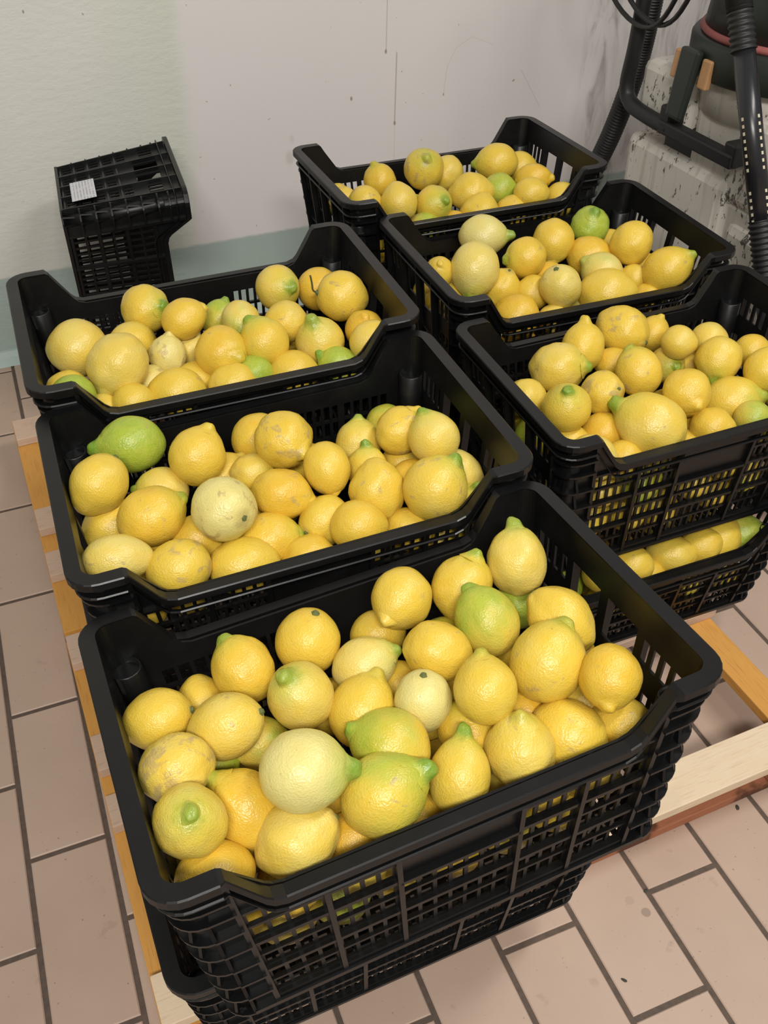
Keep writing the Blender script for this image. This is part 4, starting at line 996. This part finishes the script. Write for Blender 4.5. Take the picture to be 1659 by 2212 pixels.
def vb(name, mat, boxes, bev=0, par=None):
    m = MB()
    for b in boxes: m.box(b[0]-1.55, b[1]-1.55, b[2]-1.0, b[3]-1.0, b[4], b[5])
    return build(m, name, mat, par or vac, bev)
vb('tank_body', DW, [(1.315, 1.86, .48, 1.425, .06, .56)], .035)
vb('tank_panel', DW, [(1.290, 1.40, 1.035, 1.42, .10, .585)], .025)
vb('tank_panel', DW, [(1.300, 1.40, .52, 1.025, .10, .50)], .025)
vb('tank_shoulder', DW, [(1.285, 1.55, 1.205, 1.395, .618, .765)], .022)
vb('tank_shoulder', DW, [(1.305, 1.75, .62, 1.198, .53, .735)], .022)
vb('tank_recess', RUB, [(1.312, 1.34, 1.00, 1.30, .55, .65)], .006)
for yy in (.62, 1.30):
    for xx in (1.40, 1.78):
        m = MB(); m.lathe([(.02,.0),(.035,.004),(.035,.05),(.02,.062)], (xx-1.55, yy-1.0, 0), 16); build(m, 'caster', RUB, vac)
cxv, cyv = 1.495-1.55, 1.105-1.0
m = MB(); m.lathe([(.205,.70),(.21,.79),(.20,.795)], (cxv, cyv, 0), 48); build(m, 'tank_neck', DW, vac)
m = MB(); m.lathe([(.20,.785),(.242,.785),(.246,.792),(.246,.852),(.240,.860),(.205,.862)], (cxv, cyv, 0), 56); ring = build(m, 'lid_ring', DG, vac)
m = MB(); m.lathe([(.205,.858),(.226,.860),(.232,.867),(.226,.875),(.205,.877)], (cxv, cyv, 0), 56); build(m, 'gasket', RED, ring)
m = MB(); m.lathe([(.20,.872),(.222,.876),(.216,.93),(.212,.985),(.20,.99)], (cxv, cyv, 0), 56); build(m, 'motor_head', DG, vac)
m = MB(); m.lathe([(.195,.985),(.208,.99),(.20,1.08),(.17,1.16),(.08,1.19),(.0,1.19)], (cxv, cyv, 0), 56); build(m, 'head_cover', PALE, vac)
# clamp tongue on the ring, facing the camera side
m = MB(); m.hexa([(-.018,-.026,-.145),(.0,-.026,-.150),(.0,.026,-.150),(-.018,.026,-.145),(-.014,-.030,.0),(.006,-.030,.0),(.006,.030,.0),(-.014,.030,.0)])
cl = build(m, 'clamp', DG, vac, .006); ang = math.radians(176)
cl.location = (cxv+.253*math.cos(ang), cyv+.06, .842); cl.rotation_euler = (0, .10, 0)
for dy in (-.05, .05):
    m = MB(); m.box(-.008, .008, -.015, .015, -.06, .0)
    p = build(m, 'clamp_pad', TAN, cl, .004); p.location = (.008, dy*.95, -.012)
# handle: bent tube running into a flat bar on two posts
m = MB(); m.tube(spline([(1.262,1.385,1.25),(1.262,1.39,.98),(1.262,1.400,.80),(1.262,1.412,.70),(1.262,1.385,.662),(1.262,1.31,.652),(1.262,1.22,.650)], 8), .0185, 18)
ob = build(m, 'handle_tube', RUB, vac); ob.location = (-1.55, -1.0, 0)
hbar = vb('handle_bar', RUB, [(1.244, 1.276, .985, 1.25, .636, .668)], .006)
vb('handle_post', RUB, [(1.248, 1.325, 1.215, 1.255, .640, .700)], .006, hbar)
vb('handle_post', RUB, [(1.248, 1.325, .980, 1.020, .640, .690)], .006, hbar)
# ridged hose hanging behind the handle
pts = spline([(1.335,1.46,1.30),(1.335,1.455,1.0),(1.335,1.462,.84),(1.335,1.485,.70),(1.335,1.545,.53),(1.335,1.625,.36),(1.335,1.68,.18),(1.335,1.70,.03)], 84)
m = MB(); m.tube(pts, [.027 if i % 4 < 2 else .0225 for i in range(len(pts))], 16)
hose = build(m, 'suction_hose', RUB); tag(hose, 'black ridged suction hose hanging behind the vacuum handle', 'hose')
# looped power cord
loops = []
for cyy, czz, ry, rz in ((1.36,1.06,.17,.215),(1.31,1.10,.17,.24),(1.40,1.07,.085,.16)):
    loops += [(1.225+.01*math.sin(a_*3), cyy+ry*math.cos(a_), czz+rz*math.sin(a_)) for a_ in [2*math.pi*i/24+math.pi/2 for i in range(25)]]
m = MB(); m.tube(spline(loops, 2), .0055, 8)
cord = build(m, 'power_cord', RUB); tag(cord, 'black power cord hanging in loops above the crates', 'cord')
# wand leaning in front of the cleaner
wd = empty('vacuum_wand', (1.2, .494, 0)); tag(wd, 'black tubular vacuum wand leaning in front of the white cleaner', 'vacuum wand')
dirw = Vector((0, .533, 1.0)).normalized()
def wp(zr): return dirw*(zr/dirw.z)
m = MB(); m.tube([wp(.02), wp(.49)], .0265, 20); build(m, 'lower_hose', RUB, wd)
pts = [wp(.49+.11*i/44) for i in range(45)]
m = MB(); m.tube(pts, [.027 if i % 4 < 2 else .0235 for i in range(45)], 20); build(m, 'ribbed_collar', RUB, wd)
TUBEM = mat_plain('black_glossy_tube', C4(.016,.016,.018), .28, 20, .3, .06)
m = MB(); m.tube([wp(.585), wp(.92)], .0225, 24); build(m, 'tube', TUBEM, wd)
pts = [wp(.89+.07*i/28) for i in range(29)]
m = MB(); m.tube(pts, [.026 if i % 4 < 2 else .023 for i in range(29)], 20); build(m, 'ribbed_collar', RUB, wd)
m = MB(); m.tube([wp(.955), wp(1.3)], .0255, 20); build(m, 'upper_hose', RUB, wd)
HOLE = mat_plain('pale_perforation', srgb(206,196,170), .6, 20, .1, .05)
side_w = (Vector((-.27156, -.64071, 1.44763))-Vector((1.2, .9, .75))); side_w = (side_w-dirw*side_w.dot(dirw)).normalized(); tw_ = dirw.cross(side_w)
for z0, n in ((.69, 8), (.60, 5)):
    m = MB()
    for s in (-1, 1):
        nrm = (side_w*math.cos(.75)+s*tw_*math.sin(.75)); tg = dirw.cross(nrm)
        for i in range(n):
            c = wp(z0+i*.0125)+nrm*.0223; a_, b_ = tg*.0024, dirw*.0032
            m.hexa([c-a_-b_, c+a_-b_, c+a_+b_, c-a_+b_]+[p+nrm*.0008 for p in (c-a_-b_, c+a_-b_, c+a_+b_, c-a_+b_)])
    tag(build(m, 'perforation', HOLE, wd), kind='stuff')
m = MB(); c = wp(.985)+side_w*.026
rings = []
for r, d in ((.011,-.002),(.011,.002),(.006,.003),(.003,.002)):
    rings.append([c+side_w*d+(math.cos(2*math.pi*j/18)*tw_+math.sin(2*math.pi*j/18)*dirw)*r for j in range(18)])
m.rings(rings, True, True, False); build(m, 'rivet', METAL, wd)

# ------------------------------------------------------------------ crumbs on the tiles
DEB = mat_plain('dark_crumb', C4(.05,.045,.035), .8, 60, .4, .3)
def crumb(label, x, y, s, k):
    m = MB(); rnd = random.Random(k)
    m.rings([[(s*r*(1+.4*rnd.random())*math.cos(a_*math.pi/4), s*r*.55*(1+.4*rnd.random())*math.sin(a_*math.pi/4), z*s) for a_ in range(8)] for r, z in ((.8,0),(1,.25),(.5,.45))], True, True, False)
    o = build(m, 'crumb', DEB); o.location = (x, y, 0.0); o.rotation_euler = (0, 0, k*1.1)
    tag(o, label, 'crumb', 'crumbs on the floor tiles')
crumb('dark crumb on the tiles just in front of the pale pallet board', .633, -.021, .005, 1)
crumb('dark crumb on the tile nearest the lower right corner', .295, -.186, .004, 2)
crumb('tiny dark crumb beside the round floor stain', .405, -.083, .0035, 3)
